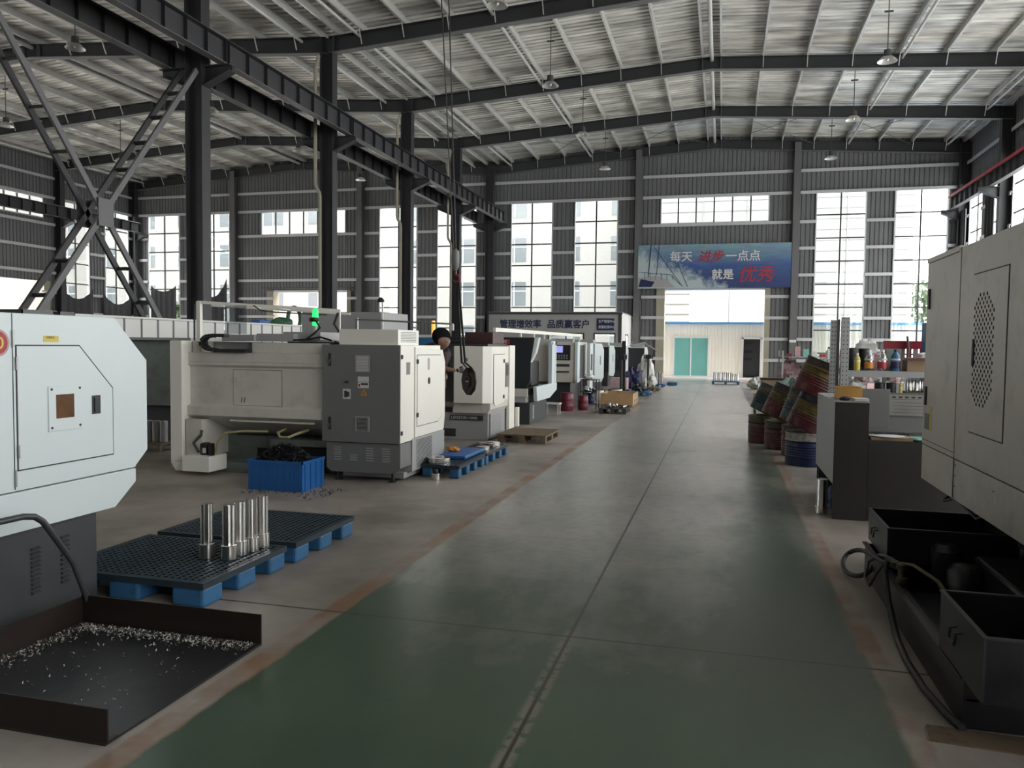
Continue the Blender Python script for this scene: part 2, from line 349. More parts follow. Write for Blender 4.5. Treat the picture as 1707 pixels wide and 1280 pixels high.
def thing(name, label, cat, loc=(0,0,0), group=None):
    o = bpy.data.objects.new(name, None); C.objects.link(o); o.empty_display_size = .1; o.location = loc
    ORG[o.name] = Vector(loc); return tag(o, label, cat, group)
def kids(o): return list(o.children)
def dup(root, loc=None, label=None, rot=None, group=None, scale=None):
    def cp(o, par):
        c = o.copy(); C.objects.link(c); c.parent = par
        for ch in kids(o): cp(ch, c)
        return c
    r = cp(root, None)
    if loc is not None: r.location = loc
    if rot is not None: r.rotation_euler = rot
    if scale is not None: r.scale = scale
    if label: r['label'] = label
    if group: r['group'] = group
    return r
def text(name, s, size, mat, parent, loc, rot=(PI/2, 0, 0), ext=.004, align='LEFT', sx_=1.0, shear=0.0, bold=0.0):
    cu = bpy.data.curves.new(name, 'FONT'); cu.body = s; cu.size = size; cu.extrude = ext; cu.align_x = align; cu.shear = shear; cu.resolution_u = 3
    t = bpy.data.objects.new(name, cu); C.objects.link(t)
    dg = bpy.context.evaluated_depsgraph_get(); me = bpy.data.meshes.new_from_object(t.evaluated_get(dg)); C.objects.unlink(t); bpy.data.objects.remove(t)
    if bold:      # heavier strokes: the same outlines again, a hair to each side
        bm = bmesh.new()
        for dx, dy in ((-bold, 0), (bold, 0), (0, bold), (0, -bold)):
            n0 = len(bm.verts); bm.from_mesh(me); bm.verts.ensure_lookup_table()
            for v in bm.verts[n0:]: v.co.x += dx; v.co.y += dy; v.co.z += dy*.02+dx*.01
        bm.to_mesh(me); bm.free()
    me.transform(Matrix.Diagonal((sx_, 1, 1, 1))); me.materials.clear(); me.materials.append(MT[mat])
    o = bpy.data.objects.new(name, me); C.objects.link(o); o.rotation_euler = rot
    org = ORG.get(parent.name, Vector((0,0,0))) if parent else Vector((0,0,0))
    o.location = Vector(loc) - org
    if parent: o.parent = parent
    return o

# ================================================================== THE BUILDING
YF, YB = 41.5, -12.0          # far wall, wall behind the camera
XL, XM, XR = -35.1, -12.2, 10.9
RIDGE_R, RIDGE_L = -.6, -23.65
EAVE, PEAK = 11.15, 11.87
FRAMES = [-9.4, -2.9, 3.6, 10.1, 16.6, 23.1, 29.6, 35.6, 41.3]

fl = B(XL-.2, XR+.2, YB-.2, YF+.6, -.2, 0).build('floor', 'floor'); tag(fl, kind='structure')

# corrugated sheet in the plane of a wall, with openings left free
def sheet(rects, plane, pos, depth=.035, pitch=.21):
    mb = MB()
    for (a0, a1, z0, z1) in rects:
        k = max(1, round((a1-a0)/pitch)); p = (a1-a0)/k; xs = []
        for i in range(k): xs += [(a0+i*p, 0), (a0+i*p+p*.68, 0), (a0+i*p+p*.78, depth), (a0+i*p+p*.92, depth)]
        xs.append((a1, 0)); n = len(xs)
        if plane == 'y': vs = [(x, pos+d, z) for z in (z0, z1) for x, d in xs]
        else: vs = [(pos+d, x, z) for z in (z0, z1) for x, d in xs]
        mb.add(vs, [(i, i+1, n+i+1, n+i) for i in range(n-1)])
    return mb
def cut(a0, a1, z0, z1, holes):
    xs = sorted({a0, a1, *[h[0] for h in holes], *[h[1] for h in holes]}); out = []
    for i in range(len(xs)-1):
        x0, x1 = xs[i], xs[i+1]; hs = sorted([(h[2], h[3]) for h in holes if h[0] <= x0+1e-6 and h[1] >= x1-1e-6]); z = z0
        for (b0, b1) in hs:
            if b0 > z+1e-6: out.append((x0, x1, z, b0))
            z = max(z, b1)
        if z < z1-1e-6: out.append((x0, x1, z, z1))
    return out
WINZ = (1.0, 9.18)
TALL_F = [(-11.1,-8.8), (-7.65,-5.35), (4.25,6.55), (7.77,10.1), (-34.0,-31.75), (-30.6,-28.3), (-18.75,-16.45), (-15.3,-13.0)]
STRIP_F = [(-3.2, 2.1), (-26.2, -20.8)]
DOOR_F = [(-2.9, 2.0, 0, 4.48), (-25.4, -20.7, 0, 4.48)]
holes_f = [(a, b, *WINZ) for a, b in TALL_F] + [(a, b, 7.78, 9.15) for a, b in STRIP_F] + DOOR_F
GZ = [1.0, 2.05, 3.1, 4.15, 5.2, 6.5, 7.78, 9.2, 10.25]
def girts(par, plane, pos, a0, a1, holes, cols, sgn, zs=GZ):
    for z in zs:
        segs = [(a0, a1)]
        for (h0, h1, b0, b1) in list(holes)+[(c-.2, c+.2, -1, 99) for c in cols]:
            if b0-.0 < z-.03 and z+.03 < b1+.0 or b1 == 99:
                ns = []
                for (s0, s1) in segs:
                    if h1 <= s0 or h0 >= s1: ns.append((s0, s1))
                    else:
                        if h0 > s0: ns.append((s0, h0))
                        if h1 < s1: ns.append((h1, s1))
                segs = ns
        mb = MB()
        for (s0, s1) in segs:
            if s1-s0 < .1: continue
            if plane == 'y': mb.box(s0, s1, pos-.16, pos-.01, z-.035, z+.03).box(s0, s1, pos-.165, pos-.14, z-.12, z+.03)
            else:
                q0, q1 = sorted((pos+sgn*.01, pos+sgn*.16)); w0, w1 = sorted((pos+sgn*.14, pos+sgn*.165))
                mb.box(q0, q1, s0, s1, z-.035, z+.03).box(w0, w1, s0, s1, z-.12, z+.03)
        if mb.v: mb.build('girt', 'girt', par)

wf = sheet(cut(XL, XR, 0, 12.15, holes_f), 'y', YF).build('wall_back', 'wall'); tag(wf, kind='structure')
COLX = [-27.9, -19.8, -4.3, 3.33]
girts(wf, 'y', YF, XL, XR, holes_f, COLX+[XM], 0)

# side walls: bays between frames
def bay_open(j):
    y0, y1 = FRAMES[j], FRAMES[j+1]; c = (y0+y1)/2
    return y0, y1, c
holes_l, holes_r, strips_l = [], [], []
for j in range(len(FRAMES)-1):
    y0, y1, c = bay_open(j)
    if j == 6: strips_l.append((y0+.45, 34.7))
    elif j == 7: holes_l += [(35.95, 37.85, *WINZ), (39.0, 40.95, *WINZ)]
    else: holes_l += [(c-2.5, c-.4, *WINZ), (c+.4, c+2.5, *WINZ)]
    if j == 7: holes_r += [(36.3, 38.2, *WINZ), (38.9, 40.8, *WINZ)]
    else: holes_r += [(c-2.6, c-.35, *WINZ), (c+.35, c+2.6, *WINZ)]
hl_all = holes_l + [(a, b, 8.0, 9.1) for a, b in strips_l] + [(30.2, 34.6, 0, 4.68)]
wl = sheet(cut(YB, YF, 0, 11.5, hl_all), 'x', XL, -.035).build('wall_left', 'wall'); tag(wl, kind='structure')
girts(wl, 'x', XL, 30, YF, hl_all, [35.6], 1)
wr = sheet(cut(YB, YF, 0, 11.5, holes_r), 'x', XR, .035).build('wall_right', 'wall'); tag(wr, kind='structure')
girts(wr, 'x', XR, 29, YF, holes_r, [29.6, 35.6], -1)
hb = []
wb = sheet(cut(XL, XR, 0, 12.15, hb), 'y', YB).build('wall_front', 'wall'); tag(wb, kind='structure')

# windows: frame with mullions, one glass pane
wcount = [0]
def window(plane, pos, a0, a1, z0, z1, cols, rows, inward, vis=True):
    wcount[0] += 1; nm = 'window_%d' % wcount[0]; mb = MB(); mm = MB(); t = .055
    P = (lambda a0_, a1_, d0, d1, b0, b1, m: m.box(a0_, a1_, *sorted((pos+d0*inward, pos+d1*inward)), b0, b1)) if plane == 'y' else \
        (lambda a0_, a1_, d0, d1, b0, b1, m: m.box(*sorted((pos+d0*inward, pos+d1*inward)), a0_, a1_, b0, b1))
    for (q0, q1, b0, b1) in ((a0, a0+t, z0, z1), (a1-t, a1, z0, z1), (a0+t, a1-t, z0, z0+t), (a0+t, a1-t, z1-t, z1)): P(q0, q1, -.06, .10, b0, b1, mb)
    for i in range(1, cols):
        x = a0+(a1-a0)*i/cols; P(x-.034, x+.034, -.03, .03, z0+t, z1-t, mm)
    for i in range(1, rows):
        z = z1-1.12*i if rows > 1 else z1; P(a0+t, a1-t, -.028, .028, z-.032, z+.032, mm)
    g = MB(); P(a0+t, a1-t, -.004, .004, z0+t, z1-t, g)
    root = mb.build(nm, 'frame'); tag(root, kind='structure')
    mm.build('mullion', 'mull', root); g.build('glass', 'glass', root)
    c = (a0+a1)/2; cz = (z0+z1)/2
    if plane == 'y': portal('portal', c, pos-.0, cz, a1-a0, z1-z0, '-Y' if inward < 0 else '+Y')
    else: portal('portal', pos, c, cz, a1-a0, z1-z0, '-X' if inward < 0 else '+X')
    return root
for a, b in TALL_F: window('y', YF, a, b, *WINZ, 2, 8, -1)
for a, b in STRIP_F: window('y', YF, a, b, 7.78, 9.15, 6, 1, -1)
for a, b, z0, z1 in holes_l: window('x', XL, a, b, z0, z1, 2, 8, 1)
for a, b in strips_l: window('x', XL, a, b, 8.0, 9.1, 6, 1, 1)
for a, b, z0, z1 in holes_r: window('x', XR, a, b, z0, z1, 2, 8, -1)
for a, b, z0, z1 in hb: window('y', YB, a, b, z0, z1, 2, 8, 1)
portal('portal', -.45, YF+.1, 2.24, 4.9, 4.48, '-Y'); portal('portal', -23.05, YF+.1, 2.24, 4.7, 4.48, '-Y'); portal('portal', XL-.1, 32.4, 2.34, 4.4, 4.68, '+X')

# door openings with jambs
for k, (a, b, z0, z1) in enumerate(DOOR_F):
    j = MB().box(a-.42, a, YF-.16, YF+.5, 0, z1+.06).build('door_%d' % (k+1), 'shutter', bevel=.01); tag(j, kind='structure')
    MB().box(b, b+.25, YF-.16, YF+.5, 0, z1+.06).build('jamb', 'shutter', j)
    MB().box(a, b, YF-.1, YF+.45, z1-.02, z1+.1).build('lintel', 'frame', j)
    MB().tube([(a-.6, YF-.3, z1+.22), (b+.5, YF-.3, z1+.22)], .035).build('door_track', 'steel_l', j)
j = MB().box(XL-.4, XL+.15, 34.6, 35.0, 0, 4.7).build('door_3', 'shutter'); tag(j, kind='structure')

# roof sheets, ribs running across the hall
def roof_slope(xa, za, xb, zb):
    mb = MB(); p = .27; k = int((YF+.2-YB)/p)+2; ys = []
    for i in range(k): ys += [(YB+i*p, 0), (YB+i*p+.17, 0), (YB+i*p+.19, .06), (YB+i*p+.25, .06)]
    ys.append((YB+k*p, 0)); n = len(ys)
    vs = [(x, y, z+d) for x, z in ((xa, za), (xb, zb)) for y, d in ys]
    return mb.add(vs, [(i, i+1, n+i+1, n+i) for i in range(n-1)])
rs = MB(); OFF = .24
for r_, lo, hi in ((RIDGE_R, XM, XR), (RIDGE_L, XL, XM)):
    for e in (lo, hi):
        q = roof_slope(e, EAVE+OFF, r_, PEAK+OFF); rs.add(q.v, q.f)
roof = rs.build('ceiling', 'roof'); tag(roof, kind='structure')
zr = lambda x: EAVE + (PEAK-EAVE)*(1-abs(x-(RIDGE_R if x > XM else RIDGE_L))/11.55)
OFFS = [.32, 1.75, 3.2, 4.65, 6.1, 7.55, 9.0, 10.4, 11.2]
for r_ in (RIDGE_R, RIDGE_L):
    for sg in (-1, 1):
        for i, o_ in enumerate(OFFS):
            x = r_ + sg*o_; z = zr(x)+.01; m = MB()
            m.box(x-.035, x+.035, 8, YF, z, z+.02).box(x-.012, x+.012, 8, YF, z+.02, z+.2)
            m.box(x-.035, x+.035, 8, YF, z+.2, z+.22)
            if i in (4, 7): m.tube([(x+.12*sg, 8, z-.12), (x+.12*sg, YF, z-.12)], .05, 8)
            m.build('purlin', 'purlin', roof)
    MB().tube([(r_, 8, PEAK-.08), (r_, YF, PEAK-.08)], .07, 10).build('ridge_tube', 'purlin', roof)
# thin wind bracing under the roof in the last bay and sag rods
mb = MB()
for x0 in (RIDGE_R-9, RIDGE_R-4.65, RIDGE_R+.3, RIDGE_R+4.65):
    for (ya, yb) in ((35.6, 41.3), (41.3, 35.6)):
        mb.tube([(x0, ya, zr(x0)-.1), (x0+4.3, yb, zr(x0+4.3)-.1)], .014, 5)
mb.build('wind_brace', 'steel_l', roof)
mb = MB()
for k in range(4, 8):
    yc = (FRAMES[k]+FRAMES[k+1])/2
    for r_ in (RIDGE_R, RIDGE_L):
        for sg in (-1, 1): mb.tube([(r_+sg*.3, yc, zr(r_+sg*.3)+.06), (r_+sg*10.9, yc, zr(r_+sg*10.9)+.06)], .012, 5)
mb.build('sag_rod', 'purlin', roof)

# ---------- rafters (one welded I-girder per bay width and frame)
order = ['second', 'third', 'fourth', 'fifth', 'last']
def rafter(lo, hi, rx, y, label, grp):
    t = thing('roof_rafter', label, 'rafter', (rx, y, EAVE-.48), grp)
    web, fb, ft = MB(), MB(), MB(); ze, zp = EAVE, PEAK
    db, dp = .48, .42
    for e in (lo, hi):
        sg = 1 if e > rx else -1
        a = (e-sg*.05, ze); b_ = (rx, zp)
        web.prism([(a[0], a[1]-db), (b_[0], b_[1]-dp), (b_[0], b_[1]), (a[0], a[1])], 'y', y-.008, y+.008)
        fb.prism([(a[0], a[1]-db-.018), (b_[0], b_[1]-dp-.018), (b_[0], b_[1]-dp), (a[0], a[1]-db)], 'y', y-.13, y+.13)
        ft.prism([(a[0], a[1]-.018), (b_[0], b_[1]-.018), (b_[0], b_[1]), (a[0], a[1])], 'y', y-.13, y+.13)
    web.build('web', 'steel_g', t); fb.build('bottom_flange', 'steel_l', t); ft.build('top_flange', 'steel', t)
    for sg in (-1, 1):
        for o_ in OFFS[1:-1:1]:
            x = rx+sg*o_; zz = zr(x)
            MB().bar((x, y-.35, zz+.05), (x, y-.12, zz-.40), .045, .02, (1, 0, 0)).build('fly_brace', 'purlin', t)
    for sg in (-1, 1):
        x = rx+sg*.32; MB().box(x-.012, x+.012, y-.12, y+.12, zr(x)-.40, zr(x)-.02).build('stiffener', 'steel_l', t)
    return t
nm = {16.6: 'nearest to the camera', 23.1: 'second from the camera', 29.6: 'third from the camera', 35.6: 'fourth from the camera', 41.3: 'tight against the far gable wall'}
for y in FRAMES[4:]:
    if y > 17: rafter(XM, XR, RIDGE_R, y, 'dark steel rafter over the aisle hall, %s' % ({23.1: 'nearest, cut by the top edge', 29.6: 'middle one of the three free-hanging ones', 35.6: 'farthest one before the end wall', 41.3: 'lying against the end wall'}[y]), 'rafters of the aisle hall')
    if y < 41 : rafter(XL, XM, RIDGE_L, y, 'dark steel rafter over the left-hand hall, %s' % ({16.6: 'in the top left corner of the photo, nearest', 23.1: 'second from the camera', 29.6: 'third from the camera', 35.6: 'farthest one before the end wall'}[y]), 'rafters of the left-hand hall')
    else: rafter(XL, XM, RIDGE_L, y, 'dark steel roof rafter of the left-hand hall lying against the end wall', 'rafters of the left-hand hall')

# ---------- columns
def ibeam_v(mb, x, y, z0, z1, d, bf, ax='x'):
    t = .016
    if ax == 'x':
        mb.box(x-d/2, x-d/2+t, y-bf/2, y+bf/2, z0, z1).box(x+d/2-t, x+d/2, y-bf/2, y+bf/2, z0, z1).box(x-d/2+t, x+d/2-t, y-.007, y+.007, z0, z1)
    else:
        mb.box(x-bf/2, x+bf/2, y-d/2, y-d/2+t, z0, z1).box(x-bf/2, x+bf/2, y+d/2-t, y+d/2, z0, z1).box(x-.007, x+.007, y-d/2+t, y+d/2-t, z0, z1)
    return mb
def column(x, y, label, grp, brackets=True, pipe=False, d=.44, top=EAVE):
    t = thing('steel_column', label, 'column', (x, y, 0), grp)
    ibeam_v(MB(), x, y, .03, top, d, .32).build('column_shaft', 'steel', t)
    B(x-d/2-.1, x+d/2+.1, y-.24, y+.24, 0, .03).build('base_plate', 'steel', t)
    if brackets:
        for sg in (-1, 1):
            if brackets is not True and sg != brackets: continue
            a, e = x+sg*d/2, x+sg*(d/2+.72)
            MB().prism([(a, 8.04), (e, 8.04), (e, 7.92), (a, 7.62)], 'y', y-.01, y+.01).prism([(a, 8.06), (e, 8.06), (e, 8.04), (a, 8.04)], 'y', y-.14, y+.14)\
                .prism([(a, 7.62), (e, 7.92), (e, 7.905), (a, 7.60)], 'y', y-.14, y+.14).build('girder_bracket', 'steel', t)
    if pipe:
        x0 = x-d/2-.10
        MB().tube([(x0+.12, y-.26, 10.55), (x0+.02, y-.26, 10.2), (x0, y-.26, 10.0), (x0, y-.26, 6.6), (x0+.02, y-.26, 6.5), (x0+.14, y-.26, 6.3), (x0+.16, y-.26, 6.2), (x0+.16, y-.26, .05)], .055, 8).build('downpipe', 'shutter', t, smooth=True)
    return t
column(XM, 16.6, 'nearest dark steel column, where the X-brace meets the crane girder', 'columns between the two halls', d=.46)
column(XM, 23.1, 'dark steel column with pale downpipe rising behind the big grey-fronted machine', 'columns between the two halls', pipe=True)
column(XM, 29.6, 'dark steel column with pale downpipe, third in line from the camera', 'columns between the two halls', pipe=True)
column(XM, 35.6, 'dark steel column just behind the hanging crane hook, fourth in line', 'columns between the two halls', pipe=True)
column(XM, 41.2, 'dark steel corner column where both halls meet the end wall', 'columns between the two halls')
column(XM, 10.1, 'dark steel column just outside the left edge holding the X-brace', 'columns between the two halls')
column(XL+.25, 35.6, 'dark steel column on the left side wall between strip and tall windows', 'side wall columns', brackets=1)
column(XL+.25, 41.2, 'dark steel corner column at the far left corner', 'side wall columns', brackets=1)
column(XR-.25, 35.6, 'dark steel column on the right side wall beyond the red-striped rail', 'side wall columns', brackets=-1)
column(XR-.25, 41.2, 'dark steel corner column at the far right corner', 'side wall columns', brackets=-1)
column(XR-.25, 29.6, 'dark steel column on the right side wall, nearer one', 'side wall columns', brackets=-1)
for x, lb in ((-27.9, 'slim dark gable post between tall windows and the left shutter opening'), (-19.8, 'slim dark gable post right of the left shutter opening'), (-4.3, 'slim dark gable post at the left end of the sea banner'), (3.33, 'slim dark gable post at the right end of the sea banner')):
    t = thing('gable_post', lb, 'column', (x, YF-.3, 0), 'gable posts on the end wall')
    ibeam_v(MB(), x, YF-.26, 0, zr(x)-.1, .40, .30, 'y').build('post_shaft', 'steel_l', t)
    if x == 3.33: B(x-.16, x+.16, YF-.475, YF-.465, 1.85, 1.98).build('number_plate', 'white', t)

# ---------- crane girders
def girder(x, y0, y1, label, grp, stripe=False, light='steel_l', inner=1):
    t = thing('crane_girder', label, 'crane girder', (x, y0, 8.07), grp)
    z0, z1 = 8.07, 8.62
    B(x-.008, x+.008, y0, y1, z0+.02, z1-.02).build('web', 'steel', t)
    B(x-.11, x+.11, y0, y1, z0, z0+.02).build('bottom_flange', light, t); B(x-.15, x+.15, y0, y1, z1-.02, z1).build('top_flange', 'steel', t)
    k = int((y1-y0)/.72); s0 = B(x-.10, x+.10, y0+.044, y0+.056, z0+.02, z1-.02).build('stiffener', 'steel_l' if stripe else 'steel', t)
    for i in range(1, k+1):
        c = s0.copy(); C.objects.link(c); c.location.y = (y1-y0-.1)*i/k
    B(x-.03, x+.03, y0, y1, z1, z1+.06).build('crane_rail', 'steelp', t)
    if stripe:
        B(x-.19, x-.165, y0, y1, z1-.05, z1+.07).build('conductor_bar', 'redstripe', t)
    return t
names_g = ['nearest span', 'second span', 'third span', 'fourth span', 'farthest span']
for i, k in enumerate(range(3, 8)):
    y0, y1 = FRAMES[k], FRAMES[k+1]
    girder(XM+.75, y0+.01, y1-.01 if k < 7 else 41.0, 'dark ribbed crane girder on the aisle side of the columns, %s' % names_g[i], 'aisle side crane girders')
    girder(XM-.75, y0+.01, y1-.01 if k < 7 else 41.0, 'dark ribbed crane girder on the left side of the columns, %s' % names_g[i], 'left side crane girders')
for k in (6, 7): girder(XL+.85, FRAMES[k]+.01, 41.0 if k == 7 else FRAMES[k+1]-.01, 'grey crane girder along the left side wall, %s' % ('nearer span crossing the strip window' if k == 6 else 'farther span crossing the tall windows'), 'left wall crane girders')
for k in (5, 6, 7): girder(XR-.75, FRAMES[k]+.01, 41.0 if k == 7 else FRAMES[k+1]-.01, 'crane girder with red conductor stripe high on the right wall, %s' % ({5: 'nearest span', 6: 'middle span', 7: 'farthest span'}[k]), 'right wall crane girders', stripe=True, light='steel_l')

# ---------- X brace between the first two columns
def lattice(p, q, label):
    t = thing('cross_brace', label, 'brace', p, 'X-brace between the first two columns')
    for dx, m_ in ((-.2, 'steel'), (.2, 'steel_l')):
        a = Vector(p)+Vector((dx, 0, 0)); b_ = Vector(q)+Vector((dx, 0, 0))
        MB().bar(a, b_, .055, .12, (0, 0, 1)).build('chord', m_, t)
    d = Vector(q)-Vector(p); L = d.length; k = int(L/.85)
    for i in range(1, k):
        c = Vector(p)+d*(i/k)
        if abs(i/k-.5) < .06: continue
        MB().bar(c+Vector((-.2, 0, 0)), c+Vector((.2, 0, 0)), .09, .03, d.normalized()).build('batten', 'steel', t)
    return t
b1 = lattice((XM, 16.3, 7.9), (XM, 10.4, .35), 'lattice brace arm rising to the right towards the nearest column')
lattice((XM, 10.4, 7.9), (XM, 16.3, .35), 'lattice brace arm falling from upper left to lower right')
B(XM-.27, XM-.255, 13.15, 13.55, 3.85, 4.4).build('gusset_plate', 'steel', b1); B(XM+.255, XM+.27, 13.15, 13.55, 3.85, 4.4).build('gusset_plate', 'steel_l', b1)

# ---------- pendant lamps
def lamp0():
    t = thing('high_bay_lamp', 'x', 'ceiling lamp', (0, 0, 0), 'high bay lamps on rods')
    MB().lathe([(.04, .28), (.10, .26), (.11, .10), (.08, .06)], n=16).build('ballast_housing', 'lampd', t, True)
    MB().lathe([(.085, .075), (.16, .05), (.27, -.06), (.275, -.075), (.262, -.07), (.15, .035), (.06, .06)], n=28, close=True).build('reflector', 'lamp', t, True)
    MB().tube([(0, 0, .27), (0, 0, 1.88)], .014, 6).build('rod', 'lampd', t)
    MB().box(-.12, .12, -.02, .02, 1.33, 1.38).build('hanger_plate', 'lampd', t)
    MB().lathe([(.035, .03), (.05, -.02), (.03, -.06), (0, -.07)], n=12).build('bulb', 'white', t, True)
    return t
L0 = lamp0(); first = True
for xi, X_, hall in ((0, -5.56, 'aisle hall left of the ridge'), (1, 4.44, 'aisle hall right of the ridge'), (2, -18.15, 'left-hand hall near the column line'), (3, -27.4, 'left-hand hall near its side wall')):
    for yi, Y_ in enumerate((19.2, 25.45, 31.6, 37.8)):
        if xi == 1 and yi == 0: continue
        lb = 'bell-shaped pendant lamp in the %s, %s' % (hall, ('nearest one', 'second from the camera', 'third from the camera', 'farthest one')[yi])
        if first: L0.location = (X_, Y_, 10.0); L0['label'] = lb; first = False
        else: dup(L0, (X_, Y_, 10.0), lb)

# ================================================================== OUTSIDE
tag(B(-90, 60, YF+.6, 110, -.25, -.05).build('yard', 'asphalt'), 'pale concrete yard outside the end wall', 'yard', kind='structure')
tag(B(-90, XL-.3, -30, YF+.6, -.25, -.05).build('yard', 'asphalt'), 'pale concrete yard outside the left wall', 'yard', kind='structure')
def block(name, label, x0, x1, y, h, depth, pitchx, winw, fh, mat='facade', grp=None, winh=1.9, z_first=1.2):
    t = thing(name, label, 'building', ((x0+x1)/2, y, 0), grp)
    B(x0, x1, y, y+depth, -.05, h).build('facade', mat, t)
    n = int((x1-x0)/pitchx); cx = x0+.5*(x1-x0)/n; z = z_first
    w0 = B(cx-winw/2, cx+winw/2, y-.03, y+.02, z, z+winh).build('window', 'pane', t)
    f0 = B(cx-.03, cx+.03, y-.06, y-.03, z, z+winh).box(cx-winw/2, cx+winw/2, y-.06, y-.03, z+winh*.6, z+winh*.6+.06).build('window_frame', 'white', w0)
    r = 0
    while z+winh < h:
        for i in range(n):
            if i == 0 and r == 0: continue
            c = w0.copy(); C.objects.link(c); c.location = (i*(x1-x0)/n, 0, r*fh)
            g = f0.copy(); C.objects.link(g); g.parent = c
        z += fh; r += 1
    return t
block('factory_block', 'pale multi-storey building seen through the end-wall windows', -62, -5.4, 62, 22, 10, 4.1, 1.9, 3.5)
bl = thing('siding_block', 'tall pale building with horizontal siding behind the right-hand tall window', 'building', (6, 58, 0))
B(-5.2, 12.1, 58, 66, -.05, 20).build('facade', 'facade2', bl)
m = MB()
for k in range(26): m.box(-5.2, 12.1, 57.94, 58, 1+k*.72, 1.03+k*.72)
m.build('siding_lap', 'gray', bl)
m = MB()
for x in (-1.5, 1.5, 4.7, 8, 11): m.box(x-.04, x+.04, 57.9, 57.94, 0, 20)
m.build('siding_joint', 'gray', bl)
lw = thing('side_block', 'pale building beyond the left wall windows', 'building', (-62, 30, 0))
B(-70, -60, 0, 60, -.05, 20).build('facade', 'facade', lw)
w0 = B(-60, -59.97, 30, 32, 1.2, 3.1).build('window', 'pane', lw)
for k in range(5):
    for i in range(7):
        if k or i: c = w0.copy(); C.objects.link(c); c.location = (0, i*3.7, k*3.6)
# entrance shed seen through the shutter opening
sh = thing('yard_shed', 'low cream shed with blue roof edge and teal glass doors outside the opening', 'shed', (-.4, 44.2, 0))
zf = [(-4.9, -2.55), (-.7, 1.05), (2.0, 12)]
m = sheet([(-4.9, 12, 2.12, 2.80)] + [(a, b, -.05, 2.12) for a, b in zf], 'y', 44.0, .02, .18); m.build('shed_wall', 'shedw', sh)
B(-4.9, 12, 44.05, 48, -.05, .0).box(-4.9, 12, 47.9, 48, 0, 2.8).build('shed_interior', 'lgray', sh)
B(-5.1, 12.2, 43.7, 48.2, 2.80, 2.92).build('roof_edge', 'shedb', sh)
dd = B(-2.60, -.66, 43.94, 44.02, -.05, .02).box(-2.60, -2.50, 43.94, 44.02, .02, 2.05).box(-.75, -.66, 43.94, 44.02, .02, 2.05).box(-2.60, -.66, 43.94, 44.02, 2.05, 2.14).box(-1.66, -1.60, 43.93, 44.02, .02, 2.05).build('door_frame', 'white', sh)
B(-2.5, -1.66, 43.97, 43.99, .02, 2.05).build('glass_door', 'gteal', sh); B(-1.6, -.75, 43.98, 44.0, .02, 2.05).build('glass_door', 'gteal', sh)
B(1.00, 1.10, 43.94, 44.02, -.05, 2.1).box(1.95, 2.04, 43.94, 44.02, -.05, 2.1).box(1.0, 2.04, 43.94, 44.02, 2.02, 2.14).build('door_frame', 'white', sh)
B(1.1, 1.95, 44.3, 44.32, -.05, 2.02).build('dark_doorway', 'dgray', sh)
for z in (.9, 1.3, 1.75): B(1.15, 1.55, 44.2, 44.29, z, z+.1).build('shelf', 'black', sh)
pl = thing('light_rail', 'rail of six small lamps on the white building above the shed', 'light rail', (0, 57.8, 6.2))
MB().tube([(-3.6, 57.9, 6.3), (4.1, 57.9, 6.3)], .05, 8).build('rail', 'gray', pl)
for i in range(6): B(-3.45+i*1.4, -3.25+i*1.4, 57.7, 57.94, 5.85, 6.3).build('lamp_head', 'dgray', pl)
cn = thing('yard_canopy', 'cream double canopy behind the shed roof', 'canopy', (.4, 55, 0))
B(-2.2, 2.9, 55, 55.1, 3.0, 5.4).build('canopy_sheet', 'shedw', cn, bevel=.04); B(.32, .42, 54.9, 55, 0, 5.3).build('canopy_post', 'gray', cn)
# trees beyond the right-hand window
def tree(x, y, h, r, label):
    t = thing('yard_tree', label, 'tree', (x, y, -.05), 'trees beyond the yard')
    MB().tube([(x, y, -.05), (x+.2, y, h*.6)], .22, 8, r_end=.1).build('trunk', 'woodd', t)
    m = MB()
    for k in range(750):
        u = random.gauss(0, 1), random.gauss(0, 1), random.gauss(0, 1); L = math.sqrt(sum(q*q for q in u)) or 1; rr = r*random.uniform(.45, 1)
        c = Vector((x+u[0]/L*rr, y+u[1]/L*rr, h*.68+u[2]/L*rr*.7)); a = Vector((random.uniform(-1,1), random.uniform(-1,1), random.uniform(-1,1))).normalized()*.28; b_ = a.orthogonal().normalized()*.2
        m.add([c-a, c+b_, c+a, c-b_], [(0, 1, 2, 3)])
    m.build('foliage', 'ygrass', t); return t
tree(17.5, 75, 8, 3.2, 'green tree low in the rightmost tall window, left of the pole')
tree(25.5, 78, 9, 3.4, 'green tree low in the rightmost tall window, right of the pole')
tree(-3.2, 50, 3.6, .7, 'yellow-green treetop above the shed roof at its left end')
tree(-38, 50, 4.5, 1.8, 'green tree outside the left shutter opening')
pw = thing('utility_pole', 'pale utility pole with wires in the rightmost tall window', 'pole', (15.2, 60, 0))
MB().tube([(15.2, 60, 0), (15.2, 60, 13)], .18, 10, r_end=.12).build('pole_shaft', 'lgray', pw); MB().box(14.2, 16.2, 59.95, 60.05, 11.8, 11.95).build('crossarm', 'lgray', pw)

